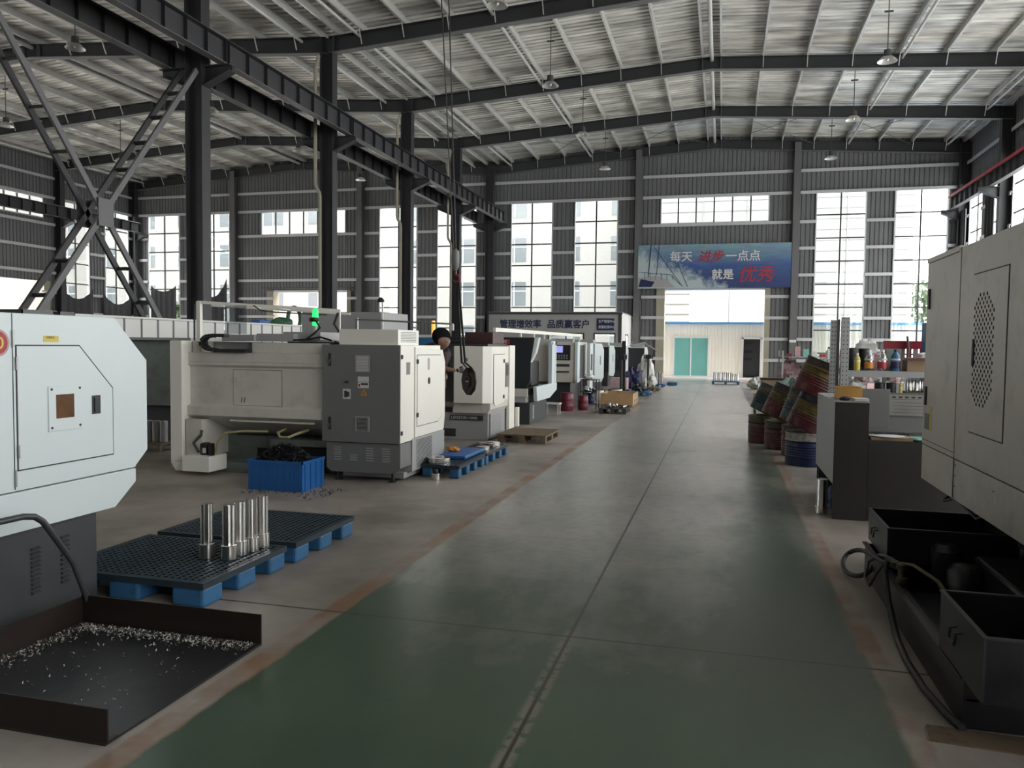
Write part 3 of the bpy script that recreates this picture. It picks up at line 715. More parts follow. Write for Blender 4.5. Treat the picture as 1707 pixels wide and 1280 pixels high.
# ================================================================== SIGNS
bn = thing('wall_banner', 'wide sea and sailing-boat banner with white and red Chinese slogan over the opening', 'banner', (-4.25, YF-.5, 4.52))
B(-4.25, 3.15, YF-.5, YF-.47, 4.52, 6.71).build('banner_sheet', 'banner', bn)
yb = YF-.51
def tx(s, size, mat, x, z, par=bn, y=yb, **k): return text('lettering', s, size, mat, par, (x, y, z), **k)
tx('每天', .56, 'bagw', -2.66, 5.90, bold=.008)
tx('进步', .62, 'red', -1.28, 5.86, shear=.22, bold=.010)
tx('一点点', .56, 'bagw', .05, 5.90, bold=.008)
tx('就是', .54, 'bagw', -.60, 5.00, bold=.010)
tx('优秀', .86, 'red', .66, 4.88, shear=.2, bold=.012)
m = MB()   # printed yacht: hull, mast, stays
m.prism([(-4.25, 4.56), (-2.4, 4.56), (-2.75, 4.95), (-3.3, 5.15), (-4.25, 5.05)], 'y', yb-.002, yb+.004)
m.build('printed_hull', 'lgray', bn)
m = MB()
m.prism([(-4.2, 4.6), (-3.55, 4.6), (-3.4, 4.85), (-4.1, 5.0)], 'y', yb-.006, yb-.002)
m.bar((-3.72, yb, 5.1), (-3.6, yb, 6.68), .035).bar((-3.3, yb, 5.2), (-3.2, yb, 6.69), .02).bar((-3.5, yb, 6.68), (-2.0, yb, 4.6), .02).bar((-2.3, yb, 5.9), (-1.75, yb, 4.6), .02)
m.bar((-4.2, yb, 5.35), (-2.6, yb, 5.2), .02).bar((-2.6, yb, 5.2), (-2.1, yb, 4.7), .02)
for i in range(6): m.bar((-3.9+i*.28, yb, 4.95), (-3.9+i*.28, yb, 5.32-i*.02), .015)
m.build('printed_rigging', 'navy', bn)

# office cabin inside the hall
oc = thing('office_cabin', 'long grey panel office with navy Chinese slogan in front of the end wall', 'office', (-8, 37, 0))
hs = [(-7.95, -6.35, .95, 2.12), (-5.77, -4.87, 0, 2.12)]
m = MB()
for (x0, x1, z0, z1) in cut(-11.0, -4.55, 0, 3.1, hs): m.box(x0, x1, 37.0, 37.08, z0, z1)
m.build('front_wall', 'office', oc)
m = MB()
for (y0, y1, z0, z1) in cut(37.08, 41.3, 0, 3.1, [(38.6, 39.6, 0, 2.1)]): m.box(-4.63, -4.55, y0, y1, z0, z1)
m.build('side_wall', 'ofw', oc)
B(-11.0, -4.55, 37.0, 41.3, 3.1, 3.16).build('roof_panel', 'lgray', oc); B(-11.0, -10.92, 37.08, 41.3, 0, 3.1).build('end_wall', 'office', oc)
B(-11.05, -4.5, 36.95, 37.0, 3.04, 3.14).box(-11.05, -10.97, 36.95, 37.0, 0, 3.04).box(-4.68, -4.53, 36.95, 37.0, 0, 3.04).build('edge_trim', 'dgray', oc)
B(-5.83, -5.77, 36.96, 37.0, 0, 2.18).box(-4.87, -4.81, 36.96, 37.0, 0, 2.18).box(-5.77, -4.87, 36.96, 37.0, 2.12, 2.18).build('door_frame', 'dgray', oc)
B(-8.02, -6.28, 36.96, 37.0, 2.12, 2.17).box(-8.02, -7.95, 36.96, 37.0, .9, 2.12).box(-6.35, -6.28, 36.96, 37.0, .9, 2.12).box(-7.18, -7.12, 36.96, 37.0, .95, 2.12).build('window_frame', 'dgray', oc)
B(-7.95, -6.35, 37.03, 37.04, .95, 2.12).build('glass', 'glass', oc)
B(-4.54, -4.52, 38.55, 38.6, 0, 2.15).box(-4.54, -4.52, 39.6, 39.65, 0, 2.15).box(-4.54, -4.52, 38.6, 39.6, 2.1, 2.15).build('door_frame', 'dgray', oc)
L = bpy.data.lights.new('office_tube_light', 'AREA'); L.shape = 'RECTANGLE'; L.size = 1.2; L.size_y = .3; L.energy = 260; lo = bpy.data.objects.new('office_tube_light', L); C.objects.link(lo); lo.location = (-5.6, 39, 3.0)
text('slogan', '管理增效率', .425, 'navy', oc, (-10.42, 36.99, 2.43), bold=.010, sx_=.97)
text('slogan', '品质赢客户', .425, 'navy', oc, (-8.08, 36.99, 2.43), bold=.010, sx_=.97)
ob = B(-5.70, -4.88, 36.965, 36.985, 2.30, 2.86).build('sign_board', 'navy', oc)
text('sign_text', '生产管理中心', .155, 'white', ob, (-5.62, 36.96, 2.66), ext=.002, sx_=.86); text('sign_text', '质量检测中心', .155, 'white', ob, (-5.62, 36.96, 2.40), ext=.002, sx_=.86)

# ================================================================== LEFT FOREGROUND
# --- white lathe side, nearest machine on the left
m1 = thing('lathe_machine', 'cool white lathe cover on a charcoal base at the left edge, nearest machine', 'machine', (-4.4, 2.7, 0))
PX = -3.6
MB().prism([(1.0, .79), (4.252, .79), (4.252, .80), (4.36, .89), (4.36, 1.47), (4.08, 1.735), (1.0, 1.735)], 'x', -5.35, PX).build('cover', 'm1', m1, bevel=.006)
MB().prism([(1.0, .567), (4.07, .567), (4.252, .70), (4.252, .783), (1.0, .783)], 'x', -5.3, PX).build('lower_skirt', 'm1', m1, bevel=.005)
B(-5.2, PX-.06, 1.1, 3.98, 0, .567).build('base', 'dgray', m1, bevel=.004)
B(-5.2, PX-.05, 3.275, 3.282, .02, .56).build('base_seam', 'seam', m1)
B(PX-.06, PX-.045, 1.1, 3.27, .02, .56).build('base_door', 'black', m1)
MB().prism([(3.371, .895), (4.061, .895), (4.061, 1.308), (3.803, 1.568), (3.371, 1.568)], 'x', PX, PX+.0012).build('door_gap', 'seam', m1)
dr = MB().prism([(3.379, .903), (4.053, .903), (4.053, 1.304), (3.799, 1.56), (3.379, 1.56)], 'x', PX, PX+.004).build('side_door', 'm1', m1)
B(PX-.001, PX+.0015, 3.352, 3.357, .80, 1.733).build('panel_seam', 'seam', m1)
for z in (1.50, 1.43): pass
for (y, z) in ((3.372, 1.47), (3.376, 1.0)): MB().tube([(PX+.008, y, z-.035), (PX+.008, y, z+.035)], .006, 8).build('hinge', 'steelp', dr)
for (y, z) in ((3.354, 1.60), (3.356, .86)): MB().tube([(PX+.006, y, z-.045), (PX+.006, y, z+.045)], .006, 8).build('hinge', 'steelp', m1)
wp = B(PX+.004, PX+.010, 3.572, 3.812, 1.085, 1.338).build('window_plate', 'm1', dr, bevel=.002)
B(PX+.010, PX+.0115, 3.622, 3.749, 1.155, 1.289).build('inspection_window', 'rust2', dr)
m = MB()
for y in (3.592, 3.792):
    for z in (1.105, 1.32): MB().cyl((PX+.010, y, z), .007, .003, 'x', 10).build('plate_screw', 'seam', dr)
B(PX+.004, PX+.006, 3.888, 3.954, 1.158, 1.268).build('latch_recess', 'seam', dr)
B(PX+.006, PX+.012, 3.905, 3.937, 1.17, 1.256).build('latch', 'teal', dr)
lb = B(PX, PX+.002, 3.552, 3.655, 1.60, 1.617).box(PX, PX+.002, 3.552, 3.655, 1.583, 1.5995).build('label_plate', 'ylab', m1)
text('label_text', '注意安全', .015, 'seam', m1, (PX+.003, 3.568, 1.603), rot=(PI/2, 0, PI/2), ext=.0005)
bd = MB().cyl((PX, 3.262, 1.577), .072, .003, 'x', 32).build('round_badge', 'red', m1); MB().lathe([(.060, .003), (.072, .003), (.072, .0045), (.060, .0045)], (PX, 3.262, 1.577), 32, 'x', True).build('badge_rim', 'bagp', bd)
text('badge_number', '10', .085, 'ylab', bd, (PX+.004, 3.215, 1.548), rot=(PI/2, 0, PI/2), ext=.001, bold=.002)
for (yc, z0, z1) in ((3.53, .185, .43), (3.735, .19, .45)):
    n = 11
    for i in range(n):
        z = z0+(z1-z0)*i/(n-1)
        MB().prism([(PX-.06, z), (PX-.042, z+.004), (PX-.06, z+.016)], 'y', yc-.028, yc+.028).build('louvre', 'dgray', m1)
# black trays lying on its roof
for i, (y, x, l, w_) in enumerate(((3.72, -3.95, .22, .3), (3.35, -4.0, .24, .25), (3.98, -4.0, .12, .3), (3.52, -4.4, .2, .2))):
    t = thing('parts_tray', ('shallow black tray on the white lathe cover, left of the middle', 'shallow black tray on the white lathe cover, nearest the badge', 'shallow black tray on the white lathe cover by its sloping corner', 'shallow black tray on the white lathe cover, rear one')[i], 'tray', (x, y, 1.735))
    B(x-w_/2, x+w_/2, y-l/2, y+l/2, 1.735, 1.742).build('tray_floor', 'oilyg', t)
    for a in ((x-w_/2, x+w_/2, y-l/2, y-l/2+.006), (x-w_/2, x+w_/2, y+l/2-.006, y+l/2), (x-w_/2, x-w_/2+.006, y-l/2, y+l/2), (x+w_/2-.006, x+w_/2, y-l/2, y+l/2)):
        B(*a, 1.742, 1.765).build('tray_wall', 'oilyg', t)

def chips(mb, spots, size=.012):
    for (x, y, z) in spots:
        a = random.uniform(0, 6.28); s_ = size*random.uniform(.4, 1.4); e = random.uniform(-.8, .8)
        d = Vector((math.cos(a), math.sin(a), e))*s_; q = Vector((-math.sin(a), math.cos(a), random.uniform(-.6, .6)))*s_*.45; p = Vector((x, y, z+s_*.5))
        mb.add([p-d-q, p+q*.6, p+d-q, p+d*1.3+q, p+q*1.8, p-d*1.2+q], [(0, 1, 4, 5), (1, 2, 3, 4)])
# --- steel chip tray on the floor
tr = thing('chip_tray', 'wide rusty steel tray with low walls on the floor at the lower left', 'tray', (-2.9, 3.1, 0))
B(-3.45, -2.31, 2.54, 3.64, .0, .012).build('tray_floor', 'oily', tr)
B(-3.45, -2.31, 3.632, 3.64, .012, .165).build('tray_wall', 'rust', tr); B(-3.45, -2.30, 2.54, 2.548, .012, .15).build('tray_wall', 'rust', tr)
B(-3.45, -3.442, 2.548, 3.632, .012, .155).build('tray_wall', 'rust', tr)
B(-2.325, -2.30, 2.548, 2.60, .012, .02).build('tray_lip', 'rust', tr)
MB().tube([(-3.42, 3.66, .10), (-3.42, 3.55, .37), (-3.42, 3.385, .60), (-3.42, 3.35, .645), (-3.42, 3.30, .68), (-3.42, 3.23, .695), (-3.42, 2.9, .70), (-3.42, 2.3, .66)], .017, 12).build('push_handle', 'oilyg', tr, smooth=True)
m = MB(); sp_ = []
for _ in range(3600):
    u = random.random(); sp_.append((-3.40+1.07*u, 3.62-abs(random.gauss(0, .045))-.02, .012+random.random()*.012))
for _ in range(1500): sp_.append((-3.42+abs(random.gauss(0, .06)), random.uniform(2.75, 3.6), .012+random.random()*.01))
for _ in range(260): sp_.append((random.uniform(-3.4, -2.4), random.uniform(2.6, 3.6), .012))
chips(m, sp_, .0045); mm_ = m.build('metal_chips', 'chrome'); tag(mm_, 'silvery metal turnings scattered along the back and side of the floor tray', 'chips', kind='stuff')

# --- blue plastic pallets
def pallet(x0, x1, y0, y1, label, grp, nx=3, ny=3, top='paltop', leg='palbl', h=.155, cell=.046, lw=.22, ll=.20):
    t = thing('plastic_pallet', label, 'pallet', ((x0+x1)/2, (y0+y1)/2, 0), grp)
    m = MB(); z0, z1 = h-.028, h; kx = int((x1-x0)/cell); ky = int((y1-y0)/(cell*.9))
    m.box(x0, x1, y0, y0+.03, z0-.012, z1).box(x0, x1, y1-.03, y1, z0-.012, z1).box(x0, x0+.03, y0+.03, y1-.03, z0-.012, z1).box(x1-.03, x1, y0+.03, y1-.03, z0-.012, z1)
    for i in range(1, kx):
        x = x0+(x1-x0)*i/kx; w_ = .016; m.box(x-w_/2, x+w_/2, y0+.03, y1-.03, z0, z1)
    for j in range(1, ky):
        y = y0+(y1-y0)*j/ky; m.box(x0+.03, x1-.03, y-.006, y+.006, z0, z1-.002)
    m.build('deck', top, t)
    B(x0+.03, x1-.03, y0+.03, y1-.03, z0-.006, z0-.001).build('deck_underside', 'paltop', t)
    for i in range(nx):
        for j in range(ny):
            cx = x0+lw/2+.008+(x1-x0-lw-.016)*i/(nx-1); cyy = y0+ll/2+.008+(y1-y0-ll-.016)*j/(ny-1)
            B(cx-lw/2, cx+lw/2, cyy-ll/2, cyy+ll/2, 0, z0-.006).build('block_foot', leg, t, bevel=.018)
    return t
pallet(-4.1, -2.95, 4.03, 4.97, 'grimy blue plastic pallet carrying the upright steel bars, nearer one', 'pallets left of the aisle')
pallet(-4.1, -2.93, 5.06, 6.0, 'grimy blue plastic pallet with empty deck behind the steel bars', 'pallets left of the aisle')
pallet(-3.45, -2.97, 8.85, 9.93, 'bright blue pallet edge beside the grey-fronted machine, under the thick ring', 'pallets by the big machine', nx=2, ny=4, lw=.12, ll=.12)
pallet(-3.45, -2.97, 9.98, 11.1, 'bright blue pallet edge beside the grey-fronted machine, farther one', 'pallets by the big machine', nx=2, ny=4, lw=.12, ll=.12)
# --- slotted steel bars standing on the pallet
def slotbar():
    t = thing('steel_bar', 'x', 'steel bar', (0, 0, 0), 'upright steel bars on the pallet')
    n = 26; r = .052; pts = []
    for i in range(n):
        a = 2*PI*i/n
        pts.append((r*math.cos(a), r*math.sin(a)))
    def sec(r):   # round bar with a slot and two flats
        P = []
        for i in range(28):
            a = -PI/2+.35+(2*PI-.7)*i/27
            P.append((r*math.cos(a), r*math.sin(a)))
        w_ = r*math.cos(-PI/2+.35); P += [(-w_*1.0, -r*.30), (w_*1.0, -r*.30)]
        return P
    MB().prism(sec(.041), 'z', .10, .365).build('shaft', 'chrome', t)
    MB().lathe([(.046, 0), (.050, .004), (.050, .097), (.045, .10)], n=28).build('collar', 'chrome', t)
    m = MB()
    return t
sb = slotbar()
lbl = ['leftmost upright slotted steel bar, standing alone on the pallet', 'second upright steel bar from the left, nearest the camera', 'upright steel bar in the middle of the right-hand cluster', 'upright steel bar at the back of the right-hand cluster', 'rightmost upright steel bar on the pallet']
for i, (x, y, rz) in enumerate(((-3.285, 4.53, .5), (-3.125, 4.54, .9), (-3.125, 4.66, .3), (-3.105, 4.77, 1.2), (-3.095, 4.89, 2.1))):
    if i == 0: sb.location = (x, y, .155); sb.rotation_euler = (0, 0, rz); sb['label'] = lbl[0]
    else: dup(sb, (x, y, .155), lbl[i], (0, 0, rz))

# ================================================================== BIG GREY-FRONTED MACHINE
m2 = thing('lathe_machine', 'long ivory lathe with grey electrical cabinet facing the camera, chip bin under it', 'machine', (-4.8, 8.9, 0))
YC, XC = 8.25, -3.47
B(-4.44, XC-.02, YC+.03, 9.6, .46, 1.575).build('cabinet_body', 'm2s', m2, bevel=.006)
cd = B(-4.44, XC-.005, YC, YC+.03, .462, 1.575).build('cabinet_door', 'gray', m2, bevel=.004)
MB().prism([(-4.34, .11), (-3.60, .11), (XC-.01, .18), (XC-.01, .455), (-4.40, .455), (-4.40, .16)], 'y', YC+.03, 9.55).build('cabinet_plinth', 'gray', m2, bevel=.006)
for i in range(6):
    for j in range(4):
        if j == 1 and i > 2: continue
        B(-4.30+j*.2, -4.30+j*.2+.09, YC+.024, YC+.031, .25+i*.028, .262+i*.028).build('louvre', 'lgray', m2)
B(XC-.02, XC, YC+.01, 8.66, .47, 1.57).build('side_strip', 'm2s', m2, bevel=.004)
MB().prism([(8.67, .49), (9.62, .49), (9.66, .50), (9.70, .68), (9.70, 1.36), (9.60, 1.52), (8.67, 1.555)], 'x', -4.4, XC+.012).build('side_cover', 'm2s', m2, bevel=.006)
MB().prism([(8.715, .615), (9.45, .615), (9.60, .70), (9.60, 1.38), (9.53, 1.46), (8.715, 1.465)], 'x', XC+.012, XC+.0135).build('door_gap', 'seam', m2)
sd = MB().prism([(8.723, .623), (9.447, .623), (9.592, .705), (9.592, 1.375), (9.525, 1.452), (8.723, 1.457)], 'x', XC+.012, XC+.017).build('side_door', 'm2s', m2)
MB().cyl((XC+.017, 9.10, 1.145), .042, .003, 'x', 24).build('sight_hole', 'seam', sd)
B(XC+.017, XC+.018, 9.05, 9.12, 1.28, 1.42).build('faded_label', 'lgray', sd)
for z in (1.36, .73): B(XC+.017, XC+.028, 8.70, 8.74, z, z+.05).build('latch', 'seam', sd)
for z in (1.42, .56): B(XC, XC+.012, 8.262, 8.30, z, z+.045).build('latch', 'seam', m2)
B(XC, XC+.002, 8.42, 8.53, 1.24, 1.38).build('data_plate', 'gray', m2)
MB().prism([(8.60, .10), (9.66, .10), (9.70, .14), (9.70, .485), (8.60, .485)], 'x', -4.3, XC+.006).build('lower_panel', 'lgray', m2, bevel=.004)
gr = B(XC+.006, XC+.012, 8.72, 9.24, .125, .47).build('vent_frame', 'lgray', m2)
for i in range(19): B(XC+.012, XC+.015, 8.74, 9.22, .135+i*.0175, .143+i*.0175).build('vent_slat', 'black', gr)
B(-4.3, XC-.06, 8.5, 9.6, .03, .10).build('foot_frame', 'lgray', m2)
for (x, y) in ((-3.62, 8.40), (-4.3, 8.4), (-3.62, 9.5), (-6.2, 8.5), (-6.2, 9.5)): MB().lathe([(.05, 0), (.05, .015), (.02, .02), (.02, .11)], (x, y, 0), 14).build('levelling_foot', 'black', m2)
bx = B(-4.26, -3.53, 8.32, 8.95, 1.575, 1.752).build('top_box', 'm2s', m2, bevel=.006)
for i in range(7): B(XC-.062, XC-.058, 8.40, 8.86, 1.61+i*.018, 1.618+i*.018).build('vent_slat', 'gray', bx)
# details on the cabinet door
for z in (1.33, .60): h_ = B(-4.36, -4.325, YC-.004, YC, z, z+.145).build('handle_recess', 'seam', cd); B(-4.35, -4.335, YC-.014, YC-.004, z+.02, z+.07).build('handle', 'steelp', h_)
for (z0, z1) in ((1.265, 1.455), (.59, .76)):
    f_ = B(-4.02, -3.845, YC-.008, YC, z0, z1).build('vent_frame', 'lgray', cd, bevel=.003)
    for i in range(10): B(-4.0, -3.865, YC-.012, YC-.008, z0+.014+i*(z1-z0-.02)/10, z0+.014+i*(z1-z0-.02)/10+.007).build('vent_slat', 'black' if z0 < 1 else 'm2', f_)
B(-3.99, -3.855, YC-.002, YC, 1.155, 1.215).build('warning_label', 'paper', cd); B(-3.99, -3.855, YC-.002, YC, 1.085, 1.15).build('warning_label', 'paper', cd)
B(-3.95, -3.865, YC-.003, YC-.002, 1.12, 1.14).build('label_print', 'seam', cd); B(-3.98, -3.96, YC-.003, YC-.002, 1.10, 1.13).build('label_print', 'red', cd)
MB().prism([(-3.955, 1.0), (-3.875, 1.0), (-3.915, 1.075)], 'y', YC-.003, YC).build('warning_triangle', 'orl', cd); MB().prism([(-3.922, 1.012), (-3.908, 1.012), (-3.915, 1.055)], 'y', YC-.004, YC-.003).build('label_print', 'seam', cd)
sw = B(-4.175, -4.08, YC-.004, YC, .955, 1.07).build('main_switch', 'paper', cd); B(-4.155, -4.125, YC-.008, YC-.004, .975, 1.05).build('switch_plate', 'dgray', sw); B(-4.115, -4.095, YC-.02, YC-.004, .985, 1.04).build('switch_lever', 'seam', sw)
B(-4.14, -4.11, YC-.02, YC, 1.14, 1.165).build('door_lock', 'seam', cd)
B(-4.18, -4.08, YC-.003, YC, 1.145, 1.155).build('label_print', 'steelp', cd)
# long rear cover
MB().prism([(8.30, 1.345), (8.30, 1.46), (9.55, 1.46), (9.55, 1.345)], 'x', -6.26, -4.44).build('upper_rail_cover', 'm2', m2, bevel=.006)
MB().prism([(8.30, 1.31), (8.30, 1.345), (9.5, 1.345), (9.5, .66), (8.36, .66), (8.27, .70), (8.27, .81), (8.335, .83), (8.335, 1.285)], 'x', -6.26, -4.44).build('rear_cover', 'm2', m2, bevel=.005)
MB().prism([(8.36, 1.46), (8.36, 1.585), (9.4, 1.585), (9.4, 1.46)], 'x', -5.42, -4.44).build('top_beam_cover', 'm2', m2, bevel=.005)
MB().prism([(8.36, 1.46), (8.36, 1.60), (9.4, 1.60), (9.4, 1.46)], 'x', -6.24, -6.12).build('end_post', 'm2', m2, bevel=.005)
MB().prism([(8.6, 1.46), (8.6, 1.59), (9.4, 1.59), (9.4, 1.46)], 'x', -6.1, -5.44).build('beam_inner', 'lgray', m2)
B(-5.66, -5.005, 8.333, 8.3345, .83, 1.262).build('access_gap', 'seam', m2); B(-5.655, -5.01, 8.330, 8.3335, .834, 1.256).build('access_panel', 'm2', m2)
for x in (-5.55, -5.51): MB().tube([(x, 8.328, .87), (x+.012, 8.326, .93)], .004, 6).build('panel_scratch', 'seam', m2)
B(-6.43, -6.26, 8.18, 9.7, .14, 1.60).build('end_cover', 'm2s', m2, bevel=.012)
MB().prism([(-6.43, .14), (-6.26, .14), (-6.26, .03), (-6.36, .03)], 'y', 8.18, 9.7).build('end_cover_foot', 'm2s', m2)
MB().prism([(8.36, .66), (9.4, .66), (9.4, .42), (8.95, .42)], 'x', -6.24, -4.44).build('sloping_pan', 'm2', m2)
B(-5.72, -4.60, 8.345, 8.37, .635, .655).build('pan_lip', 'm2s', m2)
B(-6.24, -6.02, 8.22, 9.2, .2, .655).build('leg_cover', 'm2', m2)
B(-6.3, -4.45, 8.75, 9.7, .0, .42).build('bed_base', 'ggreen', m2); B(-6.2, -5.0, 8.42, 9.4, 0, .12).build('bed_plinth', 'ggreen', m2); B(-5.3, -4.44, 8.55, 8.75, .34, .42).build('bed_flange', 'ggreen', m2)
B(-5.6, -5.42, 8.745, 8.75, .15, .27).build('bed_pocket', 'black', m2); B(-5.02, -4.5, 8.70, 8.75, .03, .30).build('bed_opening', 'black', m2)
ct = B(-6.17, -5.80, 8.05, 8.4, .05, .235).build('coolant_tank', 'm2s', m2, bevel=.008); MB().lathe([(.06, 0), (.065, .01), (.065, .12), (.05, .14)], (-5.98, 8.24, .235), 16).build('pump_motor', 'black', ct); B(-5.97, -5.93, 8.165, 8.175, .26, .32).build('pump_label', 'paper', ct); B(-5.88, -5.83, 8.15, 8.2, .235, .38).build('pump_box', 'black', ct)
MB().tube([(-6.05, 8.2, .26), (-6.08, 8.15, .38), (-6.0, 8.18, .47), (-6.02, 8.22, .52)], .018, 8).build('pump_hose', 'hose', ct, smooth=True)
MB().tube([(-5.82, 8.2, .27), (-5.75, 8.15, .42), (-5.62, 8.12, .52), (-5.45, 8.2, .54), (-5.2, 8.35, .53)], .014, 8).build('grey_hose', 'hosey', m2, smooth=True)
MB().tube([(-5.0, 8.4, .56), (-4.98, 8.2, .54), (-4.90, 8.12, .50), (-4.80, 8.12, .50), (-4.72, 8.2, .54), (-4.70, 8.4, .56)], .016, 8).build('yellow_hose', 'hosey', m2, smooth=True)
# drag chain
m = MB(); pts = [(-5.45, 1.485), (-5.85, 1.485), (-5.97, 1.50), (-6.04, 1.545), (-6.05, 1.60), (-6.0, 1.65), (-5.9, 1.665), (-5.72, 1.665)]
for i in range(len(pts)-1):
    a, b_ = pts[i], pts[i+1]; L_ = math.hypot(b_[0]-a[0], b_[1]-a[1]); k = max(1, int(L_/.045))
    for j in range(k):
        c0 = (a[0]+(b_[0]-a[0])*j/k, 8.30, a[1]+(b_[1]-a[1])*j/k); c1 = (a[0]+(b_[0]-a[0])*(j+.92)/k, 8.30, a[1]+(b_[1]-a[1])*(j+.92)/k)
        m.bar(c0, c1, .10, .042, (0, 0, 1))
m.build('cable_chain', 'black', m2)
B(-5.9, -5.45, 8.45, 9.0, 1.60, 1.68).build('slide_cover', 'lgray', m2, bevel=.005); B(-5.45, -4.95, 8.5, 9.1, 1.60, 1.695).build('slide_cover', 'lgray', m2, bevel=.005); B(-5.15, -4.65, 8.6, 9.2, 1.62, 1.72).build('slide_cover', 'lgray', m2, bevel=.005)
B(-5.0, -4.3, 8.45, 9.0, 1.585, 1.60).build('oily_top', 'oily', m2)
m = MB().tube([(-4.8, 8.55, 1.64), (-4.68, 8.5, 1.70), (-4.6, 8.5, 1.77), (-4.66, 8.5, 1.86)], .012, 6).tube([(-4.95, 8.5, 1.62), (-4.75, 8.5, 1.63), (-4.6, 8.5, 1.66), (-4.45, 8.5, 1.62)], .012, 6)
m.lathe([(.05, 0), (.06, .02), (.05, .05)], (-4.68, 8.5, 1.84), 10); m.build('spindle_hoses', 'black', m2, smooth=True)
# stack light and gantry conduit
sl = thing('signal_lamp', 'lit green signal lamp on the long ivory lathe', 'signal lamp', (-4.88, 8.9, 1.72))
MB().tube([(-4.88, 8.9, 1.72), (-4.88, 8.9, 1.80)], .022, 10).build('lamp_stem', 'lgray', sl)
MB().lathe([(.035, 0), (.038, .01), (.038, .17), (.030, .20), (.012, .22)], (-4.88, 8.9, 1.80), 16).build('green_lens', 'greenlamp', sl, True)
sl = thing('signal_lamp', 'lit orange signal lamp behind the worker', 'signal lamp', (-4.80, 12.85, 1.6))
MB().tube([(-4.80, 12.85, 1.58), (-4.80, 12.85, 1.72)], .022, 10).build('lamp_stem', 'lgray', sl)
MB().lathe([(.03, 0), (.033, .01), (.033, .25), (.025, .27)], (-4.80, 12.85, 1.72), 16).build('orange_lens', 'orangelamp', sl, True)
gt = thing('cable_tray', 'white cable tray sloping over the ivory lathe on an end post', 'cable tray', (-7.0, 9.55, 1.2))
m = MB().bar((-7.0, 9.5, 2.13), (-5.05, 9.9, 2.03), .05, .04).build('tray_rail', 'm2s', gt)
MB().bar((-7.0, 9.8, 2.10), (-5.05, 10.2, 2.0), .03, .03).build('tray_rail', 'm2s', gt)
MB().bar((-6.98, 9.5, 0), (-6.98, 9.5, 2.14), .06, .06).build('post', 'm2s', gt); MB().bar((-7.06, 9.5, 0.02), (-7.06, 9.5, 2.1), .018, .018).build('post_cable', 'black', gt); MB().bar((-5.06, 9.9, 1.5), (-5.06, 9.9, 2.03), .02, .02).build('post', 'm2s', gt)
MB().tube([(-5.06, 9.85, 2.0), (-5.12, 9.85, 1.85), (-5.05, 9.85, 1.75), (-5.1, 9.85, 1.6)], .018, 8).build('loose_cable', 'black', gt, smooth=True)
MB().tube([(-6.2, 9.6, 2.09), (-6.1, 9.62, 2.02), (-5.9, 9.66, 2.0), (-5.2, 9.8, 1.97)], .010, 6).build('loose_cable', 'hose', gt, smooth=True)
B(-6.62, -6.28, 9.54, 9.56, 1.70, 2.09).build('hanging_sheet', 'clear', gt)
for x in (-6.7, -6.3, -5.9, -5.5): B(x, x+.02, 9.5+(x+7)*.2, 9.85+(x+7)*.2, 2.10-(x+7)*.05, 2.115-(x+7)*.05).build('tray_rung', 'm2s', gt)
hr = thing('air_pipe', 'thin dark air pipe crossing above the machines to the hanging strap', 'pipe', (-4.0, 10.4, 1.87))
MB().tube([(-5.05, 10.4, 1.93), (-3.60, 10.4, 1.87)], .012, 8).build('pipe', 'steelp', hr); MB().tube([(-3.60, 10.4, 1.87), (-3.60, 10.4, 1.78)], .016, 8).build('pipe_end', 'steelp', hr)
B(-5.06, -5.03, 10.38, 10.42, 0, 1.95).build('pipe_post', 'steelp', hr)

# --- blue chip bin heaped with turnings
cb = thing('chip_bin', 'blue plastic bin heaped with dark turnings under the long ivory lathe', 'bin', (-4.6, 7.85, 0))
bx0, bx1, by0, by1 = -4.93, -4.28, 7.52, 8.0
m = MB().prism([(bx0+.03, by0+.02), (bx1-.03, by0+.02), (bx1-.03, by1-.02), (bx0+.03, by1-.02)], 'z', 0, .01); m.build('bin_floor', 'bluep', cb)
for a in ((bx0, bx1, by0, by0+.012), (bx0, bx1, by1-.012, by1), (bx0, bx0+.012, by0+.012, by1-.012), (bx1-.012, bx1, by0+.012, by1-.012)): B(*a, .0, .315).build('bin_wall', 'bluep', cb)
m = MB().box(bx0-.012, bx1+.012, by0-.012, by0, .295, .325).box(bx0-.012, bx0, by0, by1, .295, .325).box(bx1, bx1+.012, by0-.012, by1, .295, .325); m.build('rim', 'bluep', cb)
for i in range(7): x = bx0+.03+i*.098; B(x, x+.010, by0-.008, by0, .01, .295).build('rib', 'bluep', cb)
for i in range(4): y = by0+.05+i*.12; B(bx1, bx1+.008, y, y+.010, .01, .295).build('rib', 'bluep', cb)
def heap(cx, cyy, z0, rx, ry, h, n, size, base='oily'):
    m = MB(); sp_ = []
    for _ in range(n):
        a = random.uniform(0, 6.28); r = math.sqrt(random.random()); x, y = cx+rx*r*math.cos(a), cyy+ry*r*math.sin(a)
        sp_.append((x, y, z0+h*(1-r**1.6)*random.uniform(.75, 1.06)))
    chips(m, sp_, size); return m
tag(heap(-4.62, 7.76, .30, .31, .21, .17, 3600, .016).build('turnings', 'oilyg'), 'dark curly metal turnings heaped in the blue bin', 'chips', kind='stuff')
tag(heap(-4.62, 7.76, .31, .30, .2, .17, 520, .0065).build('bright_turnings', 'chrome'), 'bright specks of swarf on top of the heap in the blue bin', 'chips', kind='stuff')
m = MB(); chips(m, [(random.uniform(-4.9, -3.9), 7.2+random.gauss(.35, .15), .0) for _ in range(420)], .011)
tag(m.build('floor_swarf', 'oilyg'), 'loose dark swarf on the floor in front of the blue bin', 'chips', kind='stuff')
